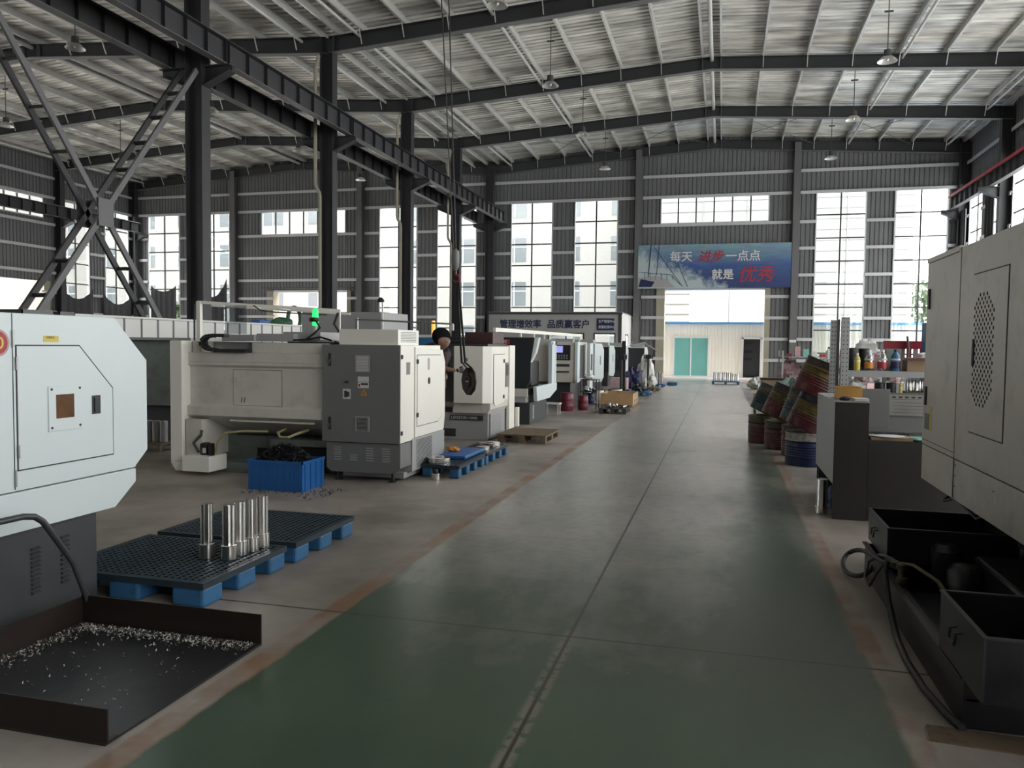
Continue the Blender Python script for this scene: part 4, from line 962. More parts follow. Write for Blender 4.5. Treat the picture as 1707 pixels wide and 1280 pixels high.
# --- dark machine and tube rack seen between the two big ones
dm = thing('lathe_machine', 'dull grey-green machine half hidden behind the white lathe cover', 'machine', (-8.6, 10.5, 0))
B(-10, -7.55, 10.1, 11.6, .62, 1.60).build('cover', 'ggreen', dm, bevel=.01); B(-9.9, -7.7, 10.3, 11.5, 0, .62).build('base', 'dgray', dm); B(-10, -7.5, 10.0, 11.7, 1.60, 1.64).build('top_rim', 'lgray', dm)
rk = thing('tube_rack', 'low rack holding thick grey tubes between the left machines', 'rack', (-8.0, 9.75, 0))
B(-8.5, -7.7, 9.6, 9.95, .10, .13).build('rack_shelf', 'woodd', rk)
for x in (-8.45, -7.75):
    for y in (9.63, 9.92): MB().bar((x, y, 0), (x, y, .10), .04, .04).build('leg', 'woodd', rk)
for i in range(6): tag(MB().lathe([(.05, 0), (.055, .005), (.055, .30), (.045, .31)], (-8.42+i*.13, 9.75, .13), 16).build('grey_tube', 'lgray', smooth=True), 'thick grey tube standing on the low rack between the left machines', 'tube', 'grey tubes on the low rack')
# --- white partition along the column line and things lying on it
pt = thing('panel_partition', 'white panel partition with dark battens along the column line', 'partition', (-11.9, 17, 0))
B(-11.82, -11.78, 11.5, 26, 0, 2.04).build('panel_sheet', 'ofw', pt)
for i in range(29): B(-11.78, -11.765, 11.6+i*.5, 11.64+i*.5, 0, 2.04).build('batten', 'gray', pt)
B(-11.84, -11.72, 11.5, 26, 2.04, 2.08).build('top_rail', 'ofw', pt)
def lump(c, r, seed, amp=.35, nseg=20, flat=.9):
    rnd = random.Random(seed); m = MB(); ph = [rnd.uniform(0, 6.28) for _ in range(12)]; prof = []
    vs = []; K = 14
    for i in range(K+1):
        th = PI*i/K
        for j in range(nseg):
            a = 2*PI*j/nseg
            d = 1 + amp*(.35*math.sin(3*a+ph[0]+2*th)+.3*math.sin(5*a+ph[1]-3*th)+.25*math.sin(7*th+ph[2]+2*a)+.2*math.sin(11*a+ph[3]+5*th)+.15*math.sin(17*a+9*th+ph[4]))
            z = math.cos(th)*r[2]*d; z = max(z, -r[2]*flat)
            vs.append((c[0]+math.sin(th)*math.cos(a)*r[0]*d, c[1]+math.sin(th)*math.sin(a)*r[1]*d, c[2]+r[2]*flat+z))
    fs = [(i*nseg+j, i*nseg+(j+1)%nseg, (i+1)*nseg+(j+1)%nseg, (i+1)*nseg+j) for i in range(K) for j in range(nseg)]
    return m.add(vs, fs)
tag(lump((-12.45, 14.4, 0), (.25, .9, 1.08), 3, .10).build('covered_pallet', 'maroon', smooth=True), 'dark red tarpaulin bundle poking above the partition near the X-brace foot', 'bundle')
tag(lump((-12.6, 18.6, 0), (.25, .5, 1.05), 4, .1).build('covered_pallet', 'dgray', smooth=True), 'dark tarpaulin bundle above the partition, left of the green hose', 'bundle')
g = thing('green_hose_coil', 'green hose coil standing above the partition by the green lamp', 'hose', (-12.6, 21.2, 0))
MB().lathe([(.30*1, 0)], (0, 0, 0), 3)
m = MB(); pts = []
for i in range(40):
    a = 2*PI*i/39; pts.append((-12.55, 21.6+.36*math.cos(a), 2.30+.34*math.sin(a)))
m.tube(pts, .06, 10).build('coil', 'green', g, smooth=True); lump((-12.55, 20.9, 1.98), (.2, .55, .17), 5, .2).build('hose_heap', 'green', g, smooth=True); B(-12.8, -12.3, 20.3, 22.2, 0, 1.96).build('crate', 'lgray', g)
t = thing('blue_crate', 'small blue crate on the partition line left of the green hose', 'crate', (-12.55, 19.8, 0)); B(-12.7, -12.4, 19.5, 20.05, 2.0, 2.2).build('crate_body', 'bluep', t, bevel=.02); B(-12.7, -12.4, 19.5, 20.05, 0, 2.0).build('crate_stand', 'lgray', t)
# far machines in the left hall behind the line
fm = thing('lathe_machine', 'pale flat-topped machine far behind the first grey column', 'machine', (-7.9, 16.5, 0))
B(-9.0, -7.05, 15.8, 17.2, .5, 2.26).build('cover', 'lgray', fm, bevel=.02); B(-8.9, -7.15, 15.9, 17.1, 0, .5).build('base', 'dgray', fm)
fm = thing('work_light', 'small black work light on a thin pole by the tall windows', 'lamp', (-7.2, 15.2, 0)); MB().tube([(-6.98, 15.6, 0), (-6.98, 15.6, 2.5)], .02, 8).build('pole', 'steelp', fm); MB().lathe([(.03, 0), (.08, -.06), (.07, -.1)], (-7.02, 15.6, 2.56), 12).build('lamp_head', 'black', fm, True)
# netting hung over the lower windows of the left hall
def net(plane, pos, a0, a1, ztop, sag, z0, label, mat='net'):
    n = 16; vs = []
    for i in range(n+1):
        u = i/n; a = a0+(a1-a0)*u; zt = ztop-sag*4*u*(1-u); off = .03*math.sin(i*1.9)
        for z in (zt, z0): vs.append((a, pos+off, z) if plane == 'y' else (pos+off, a, z))
    m = MB().add(vs, [(2*i, 2*i+2, 2*i+3, 2*i+1) for i in range(n)])
    o = m.build('window_netting', mat); sol = o.modifiers.new('s', 'SOLIDIFY'); sol.thickness = .01
    return tag(o, label, 'netting', 'sagging nets over the left-hall windows')
net('x', XL+.22, 35.62, 37.95, 4.5, .65, .8, 'dark net sagging across the side-wall window left of the X-brace foot')
net('x', XL+.22, 38.7, 41.0, 4.3, .6, .8, 'dark net sagging across the side-wall window nearest the corner')
net('y', YF-.25, -33.7, -31.9, 4.9, .35, 0, 'grey net sagging over the end-wall window left of the first column')
net('y', YF-.25, -30.4, -28.4, 5.3, 1.1, 0, 'grey net hooked up at its right corner, right of the first column')

# ================================================================== THE ROW OF MACHINES LEFT OF THE AISLE
# things on the blue pallets
def ring(c, r0, r1, h, mat='chrome', n=32): return MB().lathe([(r0, 0), (r1, 0), (r1, h), (r0, h)], c, n, 'z', True)
t = thing('steel_ring', 'thick machined steel ring on the near end of the bright blue pallet', 'ring', (-3.30, 9.05, .155)); ring((-3.30, 9.05, .155), .07, .145, .028).build('lower_disc', 'chrome', t); ring((-3.30, 9.05, .184), .05, .14, .035).build('upper_disc', 'chrome', t)
t = thing('steel_ring', 'flat machined steel ring on the far end of the bright blue pallet', 'ring', (-3.17, 10.8, .155)); ring((-3.17, 10.8, .155), .08, .15, .02).build('lower_disc', 'chrome', t); ring((-3.17, 10.8, .176), .06, .148, .025).build('upper_disc', 'chrome', t)
t = thing('steel_ring', 'small machined steel disc between the blue sheet and the flat ring', 'ring', (-3.12, 10.3, .155)); ring((-3.12, 10.3, .155), .02, .09, .05).build('disc', 'chrome', t)
tag(B(-3.42, -3.06, 9.35, 10.18, .156, .20).build('blue_tray', 'bluep', bevel=.01), 'flat blue plastic sheet lying across the two bright blue pallets', 'sheet')
tag(lump((-3.36, 9.75, .201), (.08, .06, .03), 9, .4).build('orange_rag', 'orl', smooth=True), 'small orange rag on the blue plastic sheet', 'rag')
t = thing('steel_cup', 'short steel cylinder on the floor at the foot of the grey-fronted machine', 'cylinder', (-3.22, 8.72, 0)); MB().lathe([(.05, 0), (.055, .005), (.055, .075), (.045, .08)], (-3.22, 8.72, 0), 20).build('cylinder_body', 'chrome', t, True); MB().lathe([(.03, .08), (.035, .10), (.03, .12)], (-3.22, 8.72, 0), 14).build('neck', 'black', t, True)

# machine with name plate
m3 = thing('lathe_machine', 'ivory lathe with black name plate beside the hanging strap', 'machine', (-4.8, 13, 0))
MB().prism([(-4.28, 12.42), (-3.78, 12.42), (-3.67, 12.56), (-3.67, 13.95), (-4.28, 13.95)], 'z', .62, 1.56).build('headstock_cover', 'm2s', m3, bevel=.008)
MB().prism([(-4.28, .62), (-4.32, .52), (-4.32, .45), (-3.72, .45), (-3.67, .52), (-3.67, .62)], 'y', 12.5, 13.95).build('lower_skirt', 'm2', m3, bevel=.004)
MB().prism([(-5.3, .0), (-3.72, .0), (-3.72, .45), (-5.3, .45)], 'y', 12.55, 13.9).build('base', 'lgray', m3, bevel=.006)
B(-5.2, -4.28, 12.54, 12.56, .05, .18).build('base_opening', 'seam', m3)
np_ = B(-4.38, -3.80, 12.53, 12.55, .33, .41).build('name_plate', 'seam', m3); text('name_text', 'LEISEDR/1000', .066, 'paper', np_, (-4.36, 12.528, .348), ext=.001, sx_=1.2)
B(-5.3, -4.28, 12.7, 13.9, .55, 1.58).build('rear_cover', 'm2', m3, bevel=.008); B(-4.95, -4.35, 12.66, 12.70, .62, 1.16).build('dark_panel', 'gray', m3)
bb = B(-5.15, -4.45, 12.45, 12.7, 1.05, 1.70).build('blue_housing', 'bluec', m3, bevel=.02)
B(-5.0, -4.42, 12.42, 12.45, .86, 1.05).build('pale_manifold', 'ggreen', m3, bevel=.01)
for i in range(5): MB().cyl((-4.94+i*.11, 12.41, .95), .03, .02, 'y', 12).build('manifold_knob', 'lgray', m3)
MB().cyl((-4.41, 12.38, 1.35), .07, .05, 'y', 14).build('black_handwheel', 'black', m3)
B(-4.10, -4.04, 12.415, 12.42, 1.31, 1.37).build('emblem', 'gray', m3)
sdr = MB().prism([(12.68, .64), (12.78, .56), (13.35, .60), (13.35, 1.42), (12.68, 1.42)], 'x', -3.67, -3.660).build('side_door', 'm2s', m3); B(-3.668, -3.664, 12.665, 12.672, .60, 1.43).build('door_gap', 'seam', m3); B(-3.668, -3.664, 12.67, 13.36, 1.425, 1.432).build('door_gap', 'seam', m3)
for z in (1.28, .66): B(-3.66, -3.645, 13.26, 13.31, z, z+.06).build('latch', 'seam', sdr)
B(-3.67, -3.655, 13.42, 13.60, .85, 1.28).build('control_strip', 'gray', m3); B(-3.655, -3.65, 13.44, 13.58, 1.05, 1.25).build('control_screen', 'dgray', m3)
B(-3.72, -3.685, 12.6, 13.3, .02, .44).build('lower_panel', 'lgray', m3)
for i in range(14): B(-3.685, -3.682, 12.66, 13.24, .06+i*.026, .068+i*.026).build('vent_slat', 'gray', m3)
B(-3.70, -3.64, 13.62, 13.98, .06, 1.58).build('end_cover', 'm2s', m3, bevel=.006); B(-3.64, -3.58, 14.0, 14.12, .10, .45).build('lower_box', 'm2s', m3, bevel=.006)
B(-4.9, -3.75, 12.6, 13.8, 1.56, 1.60).build('top_rail', 'oilyg', m3)
tag(B(-4.25, -3.75, 12.9, 13.6, 1.601, 1.80).build('dark_red_box', 'maroon', bevel=.01), 'dark reddish box on top of the name-plate lathe', 'box')
tag(B(-4.65, -4.27, 13.0, 13.4, 1.601, 1.66).build('steel_box', 'oilyg', bevel=.01), 'low dark steel box on the name-plate lathe, left of the reddish one', 'box')
lr = thing('loader_rail', 'long pale rail running above the row of machines', 'rail', (-3.9, 17, 1.8))
MB().bar((-3.94, 13.65, 1.86), (-3.75, 21.5, 1.86), .05, .07).build('rail', 'm2s', lr)
for y, z0 in ((13.7, 1.60), (15.36, 1.745), (16.4, 1.725), (17.3, 1.725), (20.5, 1.665), (21.3, 1.685)): MB().bar((-3.94+.024*(y-13.2), y, z0), (-3.94+.024*(y-13.2), y, 1.84), .035, .035).build('rail_post', 'm2s', lr)

# dark open machine
m4 = thing('lathe_machine', 'dark teal open-door lathe with a white door frame, behind the name-plate lathe', 'machine', (-4.9, 16.4, 0))
MB().prism([(-5.6, .72), (-3.75, .72), (-3.66, .90), (-3.66, 1.30), (-3.60, 1.74), (-5.6, 1.74)], 'y', 15.3, 15.42).build('end_cover', 'teal', m4, bevel=.01)
MB().prism([(-3.66, 1.25), (-3.58, 1.74), (-3.50, 1.74), (-3.56, 1.45)], 'y', 15.28, 15.46).build('edge_strip', 'm1', m4)
B(-5.5, -4.4, 15.42, 17.4, .72, 1.70).build('rear_cover', 'ggreen', m4); B(-4.4, -3.62, 15.42, 17.4, 1.66, 1.72).build('top_cover', 'dgray', m4)
B(-4.4, -3.7, 15.42, 17.4, .60, .72).build('bed', 'teal', m4); B(-4.2, -3.85, 16.2, 16.9, .72, 1.25).build('turret', 'black', m4, bevel=.03); MB().cyl((-4.0, 15.6, 1.0), .12, .3, 'y', 20).build('chuck', 'steelp', m4)
B(-5.6, -3.72, 15.28, 15.34, .56, .72).build('belt_strip', 'm2', m4); B(-5.6, -3.76, 15.3, 17.3, .44, .60).build('skirt', 'lgray', m4)
B(-5.6, -3.92, 15.34, 15.9, 0, .44).build('base_left', 'teal', m4, bevel=.01); B(-3.92, -3.68, 15.34, 16.9, 0, .44).build('base_cabinet', 'dgray', m4, bevel=.01)
for i in range(9): B(-3.68, -3.675, 15.6, 15.7, .10+i*.032, .115+i*.032).build('vent_slot', 'paper', m4)
m = MB().box(-3.66, -3.58, 16.95, 17.05, .70, 1.66).box(-3.66, -3.58, 17.3, 17.42, .70, 1.68); m2_ = B(-3.66, -3.58, 16.9, 17.42, 1.60, 1.68)
m.box(-3.65, -3.59, 17.05, 17.3, .74, 1.6); df = m.build('door_frame', 'm1', m4); m2_.build('door_frame', 'm1', m4)
MB().prism([(15.5, .46), (16.7, .46), (17.42, .60), (17.42, .76), (15.42, .76)], 'x', -3.64, -3.56).build('chip_guard', 'm1', m4, bevel=.01)
lb_ = B(-4.35, -4.10, 15.285, 15.3, 1.60, 1.70).build('red_badge', 'red', m4); text('badge_text', '南邦', .08, 'paper', lb_, (-4.31, 15.283, 1.62), ext=.001)
B(-3.70, -3.64, 17.1, 17.2, 1.0, 1.2).build('door_handle', 'black', m4)
# machine with the lit screen
m5 = thing('lathe_machine', 'grey lathe with a lit control screen, half way down the row', 'machine', (-4.4, 21, 0))
B(-4.40, -3.70, 20.4, 20.7, .62, 1.66).build('control_panel', 'm2', m5, bevel=.01); pn = B(-4.33, -3.82, 20.38, 20.4, 1.20, 1.60).build('keypad', 'black', m5); B(-4.28, -4.02, 20.372, 20.38, 1.40, 1.57).build('screen', 'screen', pn)
for r_ in range(3):
    for k in range(6): B(-4.28+k*.07, -4.24+k*.07, 20.374, 20.38, 1.23+r_*.045, 1.255+r_*.045).build('key_button', 'lgray', pn)
B(-4.30, -3.84, 20.39, 20.40, 1.03, 1.10).build('slot', 'dgray', m5); MB().tube([(-4.30, 20.36, .90), (-3.84, 20.36, .90)], .018, 8).build('grab_rail', 'black', m5)
B(-3.70, -3.62, 20.36, 20.7, .62, 1.68).build('panel_edge', 'm1', m5, bevel=.01); B(-5.6, -3.75, 20.7, 22.6, .62, 1.68).build('rear_cover', 'm2', m5); B(-5.5, -3.85, 20.6, 22.5, 0, .62).build('base', 'dgray', m5)
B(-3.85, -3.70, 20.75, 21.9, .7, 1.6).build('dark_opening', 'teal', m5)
dr5 = MB().prism([(21.9, .16), (22.4, .35), (22.4, 1.66), (21.9, 1.66)], 'x', -3.62, -3.54).build('white_door', 'm1', m5, bevel=.01); B(-3.54, -3.53, 22.0, 22.25, .9, 1.35).build('door_window', 'dgray', dr5)
def far_machine(x, y, w, l, h, label, front='teal'):
    t = thing('lathe_machine', label, 'machine', (x-w/2, y+l/2, 0))
    B(x-w, x-.02, y, y+.06, .55, h-.06).build('end_cover', front, t, bevel=.01); B(x-w, x-.06, y+.05, y+l, 0, .55).build('base', 'dgray', t)
    MB().prism([(y, .42), (y+l*.75, .35), (y+l, .5), (y+l, h-.2), (y+l*.7, h), (y, h)], 'x', x-.05, x).build('side_door', 'm1', t, bevel=.01)
    B(x-w+.02, x-.06, y+.06, y+l, .55, h-.02).build('rear_cover', 'm2', t); B(x-w*.7, x-.08, y+.1, y+.6, h-.02, h+.12).build('top_box', 'lgray', t, bevel=.01)
    B(x, x+.006, y+l*.55, y+l*.62, .95, 1.25).build('door_window', 'dgray', t); return t
far_machine(-3.95, 25.4, 1.9, 2.0, 1.66, 'pale machine with white side door, first past the lit screen', 'm2')
far_machine(-4.25, 31.0, 1.6, 1.7, 1.60, 'white-sided machine with dark end, second past the lit screen')
far_machine(-4.05, 34.1, 1.5, 1.6, 1.60, 'white-sided machine with dark end, just before the office corner')
far_machine(-3.55, 38.2, .85, 1.6, 1.55, 'dark-ended machine beside the office side wall, farthest in the row')

# pallets, crates and clutter along the row
def wood_pallet(x0, x1, y0, y1, label, mat='woodd', h=.14, grp=None):
    t = thing('wooden_pallet', label, 'pallet', ((x0+x1)/2, (y0+y1)/2, 0), grp); n = max(4, int((y1-y0)/.16))
    m = MB()
    for i in range(n): y = y0+(y1-y0)*i/n; m.box(x0, x1, y, y+(y1-y0)/n*.8, h-.02, h)
    m.build('deck_boards', mat, t)
    for k in range(3):
        for j in range(3):
            cx = x0+.06+(x1-x0-.12)*k/2; cyy = y0+.06+(y1-y0-.12)*j/2; B(cx-.05, cx+.05, cyy-.06, cyy+.06, .02, h-.04).build('block', mat, t)
        cx = x0+.06+(x1-x0-.12)*k/2; B(cx-.05, cx+.05, y0, y1, 0, .02).build('runner', mat, t); B(cx-.05, cx+.05, y0, y1, h-.04, h-.02).build('stringer', mat, t)
    return t
wood_pallet(-3.52, -2.70, 12.4, 13.5, 'worn brown wooden pallet beside the name-plate lathe')
wp_ = wood_pallet(-2.78, -2.12, 18.5, 19.4, 'low black pallet loaded with steel scraps in front of the plywood crate', 'woodb', .12)
for i in range(9):
    x, y = -2.68+random.random()*.46, 18.6+random.random()*.65
    lbs = 'short steel offcut lying among others on the low black pallet'
    tag(MB().tube([(x, y, .145), (x+random.uniform(-.12, .12), y+random.uniform(-.1, .1), .150+random.random()*.04)], .025, 10).build('steel_offcut', 'steelp'), lbs, 'offcut', 'steel offcuts on the black pallet')
cr_ = thing('wooden_crate', 'open orange-brown plywood crate on the floor left of the aisle', 'crate', (-2.62, 21.1, 0))
x0, x1, y0, y1 = -3.05, -2.2, 20.6, 21.9
for a in ((x0, x1, y0, y0+.02), (x0, x1, y1-.02, y1), (x0, x0+.02, y0+.02, y1-.02), (x1-.02, x1, y0+.02, y1-.02)): B(*a, .08, .35).build('crate_side', 'wood', cr_)
B(x0, x1, y0, y1, .06, .08).build('crate_floor', 'wood', cr_)
for x in (x0+.02, (x0+x1)/2-.05, x1-.12): B(x, x+.1, y0, y1, 0, .06).build('runner', 'woodd', cr_)
for y in (21.0, 21.45): B(x1, x1+.003, y, y+.12, .10, .18).build('hand_hole', 'seam', cr_)
def barrel(x, y, r, h, mat, label, lid=True, lidmat=None):
    t = thing('plastic_barrel', label, 'barrel', (x, y, 0))
    MB().lathe([(r*.88, 0), (r*.96, .03), (r, h*.25), (r*1.03, h*.3), (r, h*.35), (r, h*.65), (r*1.03, h*.7), (r, h*.75), (r*.95, h-.02), (r*.9, h)], (x, y, 0), 24).build('barrel_body', mat, t, True)
    MB().lathe([(r*.93, h), (r*.93, h+.025), (r*.85, h+.03)], (x, y, 0), 24).build('barrel_lid', lidmat or mat, t, True); return t
barrel(-3.62, 18.95, .17, .42, 'wine', 'dark red plastic barrel below the lit control screen')
barrel(-3.28, 19.3, .13, .34, 'wine', 'smaller dark red barrel to the right of the dark red plastic barrel')
st_ = thing('paper_stool', 'small black stool with a white paper pad near the dark red barrels', 'stool', (-3.75, 17.6, 0)); B(-3.9, -3.55, 17.65, 17.95, .24, .27).build('seat', 'paper', st_)
for x in (-3.88, -3.58):
    for y in (17.67, 17.92): MB().bar((x, y, 0), (x, y, .24), .02).build('leg', 'paper', st_)
tc_ = thing('tool_cart', 'black steel tool cart under the lit-screen lathe with a white cloth on top', 'cart', (-3.2, 19.9, 0))
for z in (.12, .42, .72): B(-3.42, -3.0, 19.7, 20.2, z, z+.02).build('shelf', 'oily', tc_)
for x in (-3.41, -3.02):
    for y in (19.71, 20.17): MB().bar((x, y, .05), (x, y, .74), .02).build('cart_leg', 'oilyg', tc_); MB().cyl((x-.01, y, .03), .03, .02, 'x', 10).build('caster', 'black', tc_)
tag(lump((-3.24, 19.9, .741), (.13, .12, .07), 12, .3).build('white_cloth', 'white', smooth=True), 'crumpled white cloth on top of the black tool cart', 'cloth')
barrel(-3.2, 19.95, .1, .22, 'navy', 'dark blue bucket inside the black tool cart').location.z = .14
for i, (x, y, z, r) in enumerate(((-3.3, 19.85, .44, .07), (-3.12, 20.0, .44, .06), (-3.25, 20.05, .44, .05))):
    tag(lump((x, y, z), (r, r, r*.8), 30+i, .4, 12).build('steel_part', 'steelp', smooth=True), ('rough steel part on the cart middle shelf, left one', 'rough steel part on the cart middle shelf, right one', 'rough steel part on the cart middle shelf, rear one')[i], 'part')
barrel(-3.45, 22.9, .17, .30, 'm2', 'pale tub with dark scrap in it behind the plywood crate, left one', lidmat='oily')
barrel(-3.0, 23.6, .17, .30, 'm2', 'pale tub with dark scrap in it behind the plywood crate, right one', lidmat='oily')
def small_pallet(x, y, w, l, label, mat='palbl', grp='low pallets far down the aisle'):
    t = thing('low_pallet', label, 'pallet', (x, y, 0), grp); B(x-w/2, x+w/2, y-l/2, y+l/2, .09, .13).build('deck', mat, t, bevel=.01)
    for a in (-1, 0, 1):
        for b_ in (-1, 1): B(x+a*(w/2-.06)-.05, x+a*(w/2-.06)+.05, y+b_*(l/2-.08)-.07, y+b_*(l/2-.08)+.07, 0, .09).build('block', mat, t)
    return t
small_pallet(-2.55, 25.9, .7, 1.0, 'dark blue pallet with small parts left of the aisle, nearest of the far ones')
small_pallet(-2.4, 28.7, .55, .8, 'dark brown pallet with wrapped parts left of the aisle', 'woodd')
small_pallet(-2.45, 31.6, .6, .8, 'blue pallet carrying upright steel tubes by the shed entrance')
small_pallet(-1.95, 33.2, .4, .7, 'small blue pallet nearest the shutter opening on the left')
small_pallet(-3.3, 26.8, .7, .9, 'dark pallet with a pink carton beside the grinder post', 'navy')
tag(lump((-2.55, 25.8, .13), (.2, .3, .12), 41, .5).build('parts_heap', 'oilyg', smooth=False), 'heap of dark steel parts on the nearest far blue pallet', 'parts')
tag(lump((-2.4, 28.7, .13), (.16, .2, .22), 42, .3).build('wrapped_bundle', 'bagw', smooth=True), 'white wrapped bundle on the brown far pallet', 'bundle')
tag(B(-3.6, -3.05, 26.5, 27.1, .131, .52).build('pink_carton', 'bagp', bevel=.01), 'pink and white carton on the dark far pallet', 'carton')
tag(lump((-3.1, 28.7, 0), (.3, .35, .40), 43, .35).build('dark_bag', 'navy', smooth=True), 'dark purple bag heap in front of the far machines', 'bag')
tag(lump((-2.75, 30.3, 0), (.3, .35, .62), 44, .35).build('clear_bag', 'bagw', smooth=True), 'tall pale plastic bag heap left of the shutter opening', 'bag')
for i in range(5):
    x = -2.66+i*.10
    tag(MB().lathe([(.035, 0), (.04, .005), (.04, .42+.05*(i%2)), (.03, .43+.05*(i%2))], (x, 31.5+.1*(i%2), .13), 12).build('steel_tube', 'steelp', smooth=True), 'upright steel tube in the row on the blue pallet left of the opening', 'tube', 'steel tubes on the left far pallet')
def post_tool(x, y, h, label):
    t = thing('bench_grinder', label, 'grinder', (x, y, 0)); MB().lathe([(.15, 0), (.15, .03), (.04, .04), (.04, h)], (x, y, 0), 14).build('stand', 'black', t, True)
    B(x-.11, x+.11, y-.07, y+.07, h, h+.16).build('grinder_body', 'black', t, bevel=.02)
    for sg in (-1, 1): MB().cyl((x+sg*.15-.02, y, h+.08), .07, .04, 'x', 16).build('wheel_guard', 'black', t)
    return t
post_tool(-3.05, 25.0, 1.16, 'black pedestal grinder standing before the white-sided machines'); post_tool(-2.62, 29.6, 1.12, 'black pedestal grinder farther on, left of the cream jamb')
t = thing('grinder_mast', 'tall dark mast behind the nearer pedestal grinder', 'post', (-3.1, 25.6, 0)); MB().bar((-3.05, 25.6, 0), (-3.05, 25.6, 1.75), .12, .08).build('mast', 'black', t)
# cable sagging from machine to the jamb
tag(MB().tube([(-4.0, 36, 1.6), (-3.6, 38.3, 1.75), (-3.2, 41, 1.35)], .03, 6).build('sloping_rail', 'steel_l'), 'thin sloping rail beside the office corner', 'rail')
# pallet of tubes before the opening
small_pallet(.18, 35.3, 1.15, .9, 'blue pallet with a row of light steel tubes in the middle of the opening')
for i in range(12):
    for j in range(2):
        x = -.30+i*.088; tag(MB().lathe([(.030, 0), (.036, .006), (.036, .36-.05*(i > 8)), (.028, .37-.05*(i > 8))], (x, 35.05+j*.3, .13), 12).build('steel_tube', 'chrome' if (i+j) % 2 else 'steelp', smooth=True), 'light steel tube in the double row on the pallet before the opening', 'tube', 'steel tubes on the pallet before the opening')

# ---------- crane with rope, hook and strap
br = thing('bridge_crane', 'dark bridge crane spanning the aisle hall above the photo', 'crane', (0, 10.9, 8.68))
B(XM+.75, XR-.75, 10.7, 11.1, 8.90, 9.5).build('bridge_beam', 'ylab', br); B(XM+.6, XM+.9, 9.8, 12.0, 8.70, 8.90).build('end_carriage', 'steel', br); B(XR-.9, XR-.6, 9.8, 12.0, 8.70, 8.90).build('end_carriage', 'steel', br)
B(-4.35, -3.75, 10.6, 11.2, 8.3, 8.90).build('hoist', 'steel_l', br, bevel=.02)
hk = thing('crane_hook', 'crane hook block with wire ropes hanging over the worker', 'hook', (-3.7, 10.8, 2.6))
for dx in (-.045, .045): MB().tube([(-4.02+dx*1.6, 10.85, 8.3), (-3.90+dx*1.2, 10.83, 6.4), (-3.72+dx*.4, 10.8, 2.95)], .009, 6).build('wire_rope', 'black', hk)
MB().lathe([(.02, .45), (.05, .42), (.06, .30), (.05, .18), (.02, .14)], (-3.71, 10.8, 2.5), 14).build('hook_block', 'steel_l', hk, True)
pts = [(-3.70, 10.8, 2.66), (-3.70, 10.8, 2.58)] + [(-3.69+.05*math.cos(a), 10.8, 2.53+.05*math.sin(a)) for a in [PI/2-i*.5 for i in range(9)]]
MB().tube(pts, .016, 8).build('hook', 'redd', hk, True)
sp2 = thing('lifting_strap', 'dark lifting strap looped from the crane hook round the disc', 'strap', (-3.6, 10.8, 1.1))
MB().bar((-3.69, 10.8, 2.50), (-3.60, 10.8, 1.32), .03, .012, (0, 1, 0)).build('strap_part', 'black', sp2); MB().bar((-3.66, 10.8, 2.50), (-3.55, 10.8, 1.32), .03, .012, (0, 1, 0)).build('strap_part', 'black', sp2)
N_ = Vector((-.68, -.73, 0)).normalized(); U_ = Vector((0, 0, 1)); R_ = N_.cross(U_).normalized(); cc = Vector((-3.49, 10.8, 1.07))
pts = [Vector((-3.60, 10.8, 1.34))] + [cc + R_*math.cos(a)*.20*-1 + U_*math.sin(a)*.20 for a in [PI*.62, PI*.8, PI, PI*1.2, PI*1.4, PI*1.6, PI*1.8, PI*2, PI*2.2, PI*2.38]] + [Vector((-3.56, 10.8, 1.34))]
MB().tube(pts, .014, 6).build('strap_loop', 'black', sp2, True)
dk = thing('brake_disc', 'dark machined disc hanging in the strap in front of the worker', 'disc', cc)
q = MB().lathe([(.045, -.02), (.185, -.02), (.192, -.012), (.192, .012), (.185, .02), (.10, .02), (.09, .035), (.045, .035)], (0, 0, 0), 36, 'z', True)
rot = N_.to_track_quat('Z', 'Y').to_matrix(); q.v = [tuple(rot @ Vector(v) + cc) for v in q.v]; q.build('disc_plate', 'discb', dk, True)

# ---------- the worker
wk = thing('person', 'black-haired worker in a dark maroon shirt leaning over to steady the hanging disc', 'person', (-4.35, 11.3, 0))
def skin(name, verts, edges, radii, mat, sub=2):
    me = bpy.data.meshes.new(name); me.from_pydata([Vector(v)-Vector((-4.35, 11.3, 0)) for v in verts], edges, []); me.update()
    o = bpy.data.objects.new(name, me); C.objects.link(o); o.parent = wk; ORG[o.name] = Vector((-4.35, 11.3, 0))
    sk = o.modifiers.new('skin', 'SKIN'); sk.use_smooth_shade = True
    for i, r in enumerate(radii): d = me.skin_vertices[0].data[i]; d.radius = r if isinstance(r, tuple) else (r, r); d.use_root = (i == 0)
    s_ = o.modifiers.new('sub', 'SUBSURF'); s_.levels = s_.render_levels = sub; me.materials.append(MT[mat]); return o
V = [(-4.32, 11.42, .93), (-4.30, 11.35, 1.14), (-4.24, 11.24, 1.34), (-4.14, 11.12, 1.45), (-4.03, 11.02, 1.52), (-3.98, 10.96, 1.57), (-3.935, 10.93, 1.635), (-3.92, 10.92, 1.71),   # pelvis .. head top
     (-4.02, 10.95, 1.42), (-3.91, 10.80, 1.26), (-3.79, 10.78, 1.225), (-3.68, 10.78, 1.215),              # right arm
     (-4.10, 11.30, 1.41), (-4.12, 11.42, 1.20), (-4.02, 11.32, 1.06),                                   # left arm
     (-4.34, 11.32, .86), (-4.25, 11.27, .46), (-4.32, 11.27, .08), (-4.20, 11.24, .04),
     (-4.36, 11.54, .86), (-4.32, 11.57, .46), (-4.42, 11.57, .08), (-4.30, 11.54, .04)]
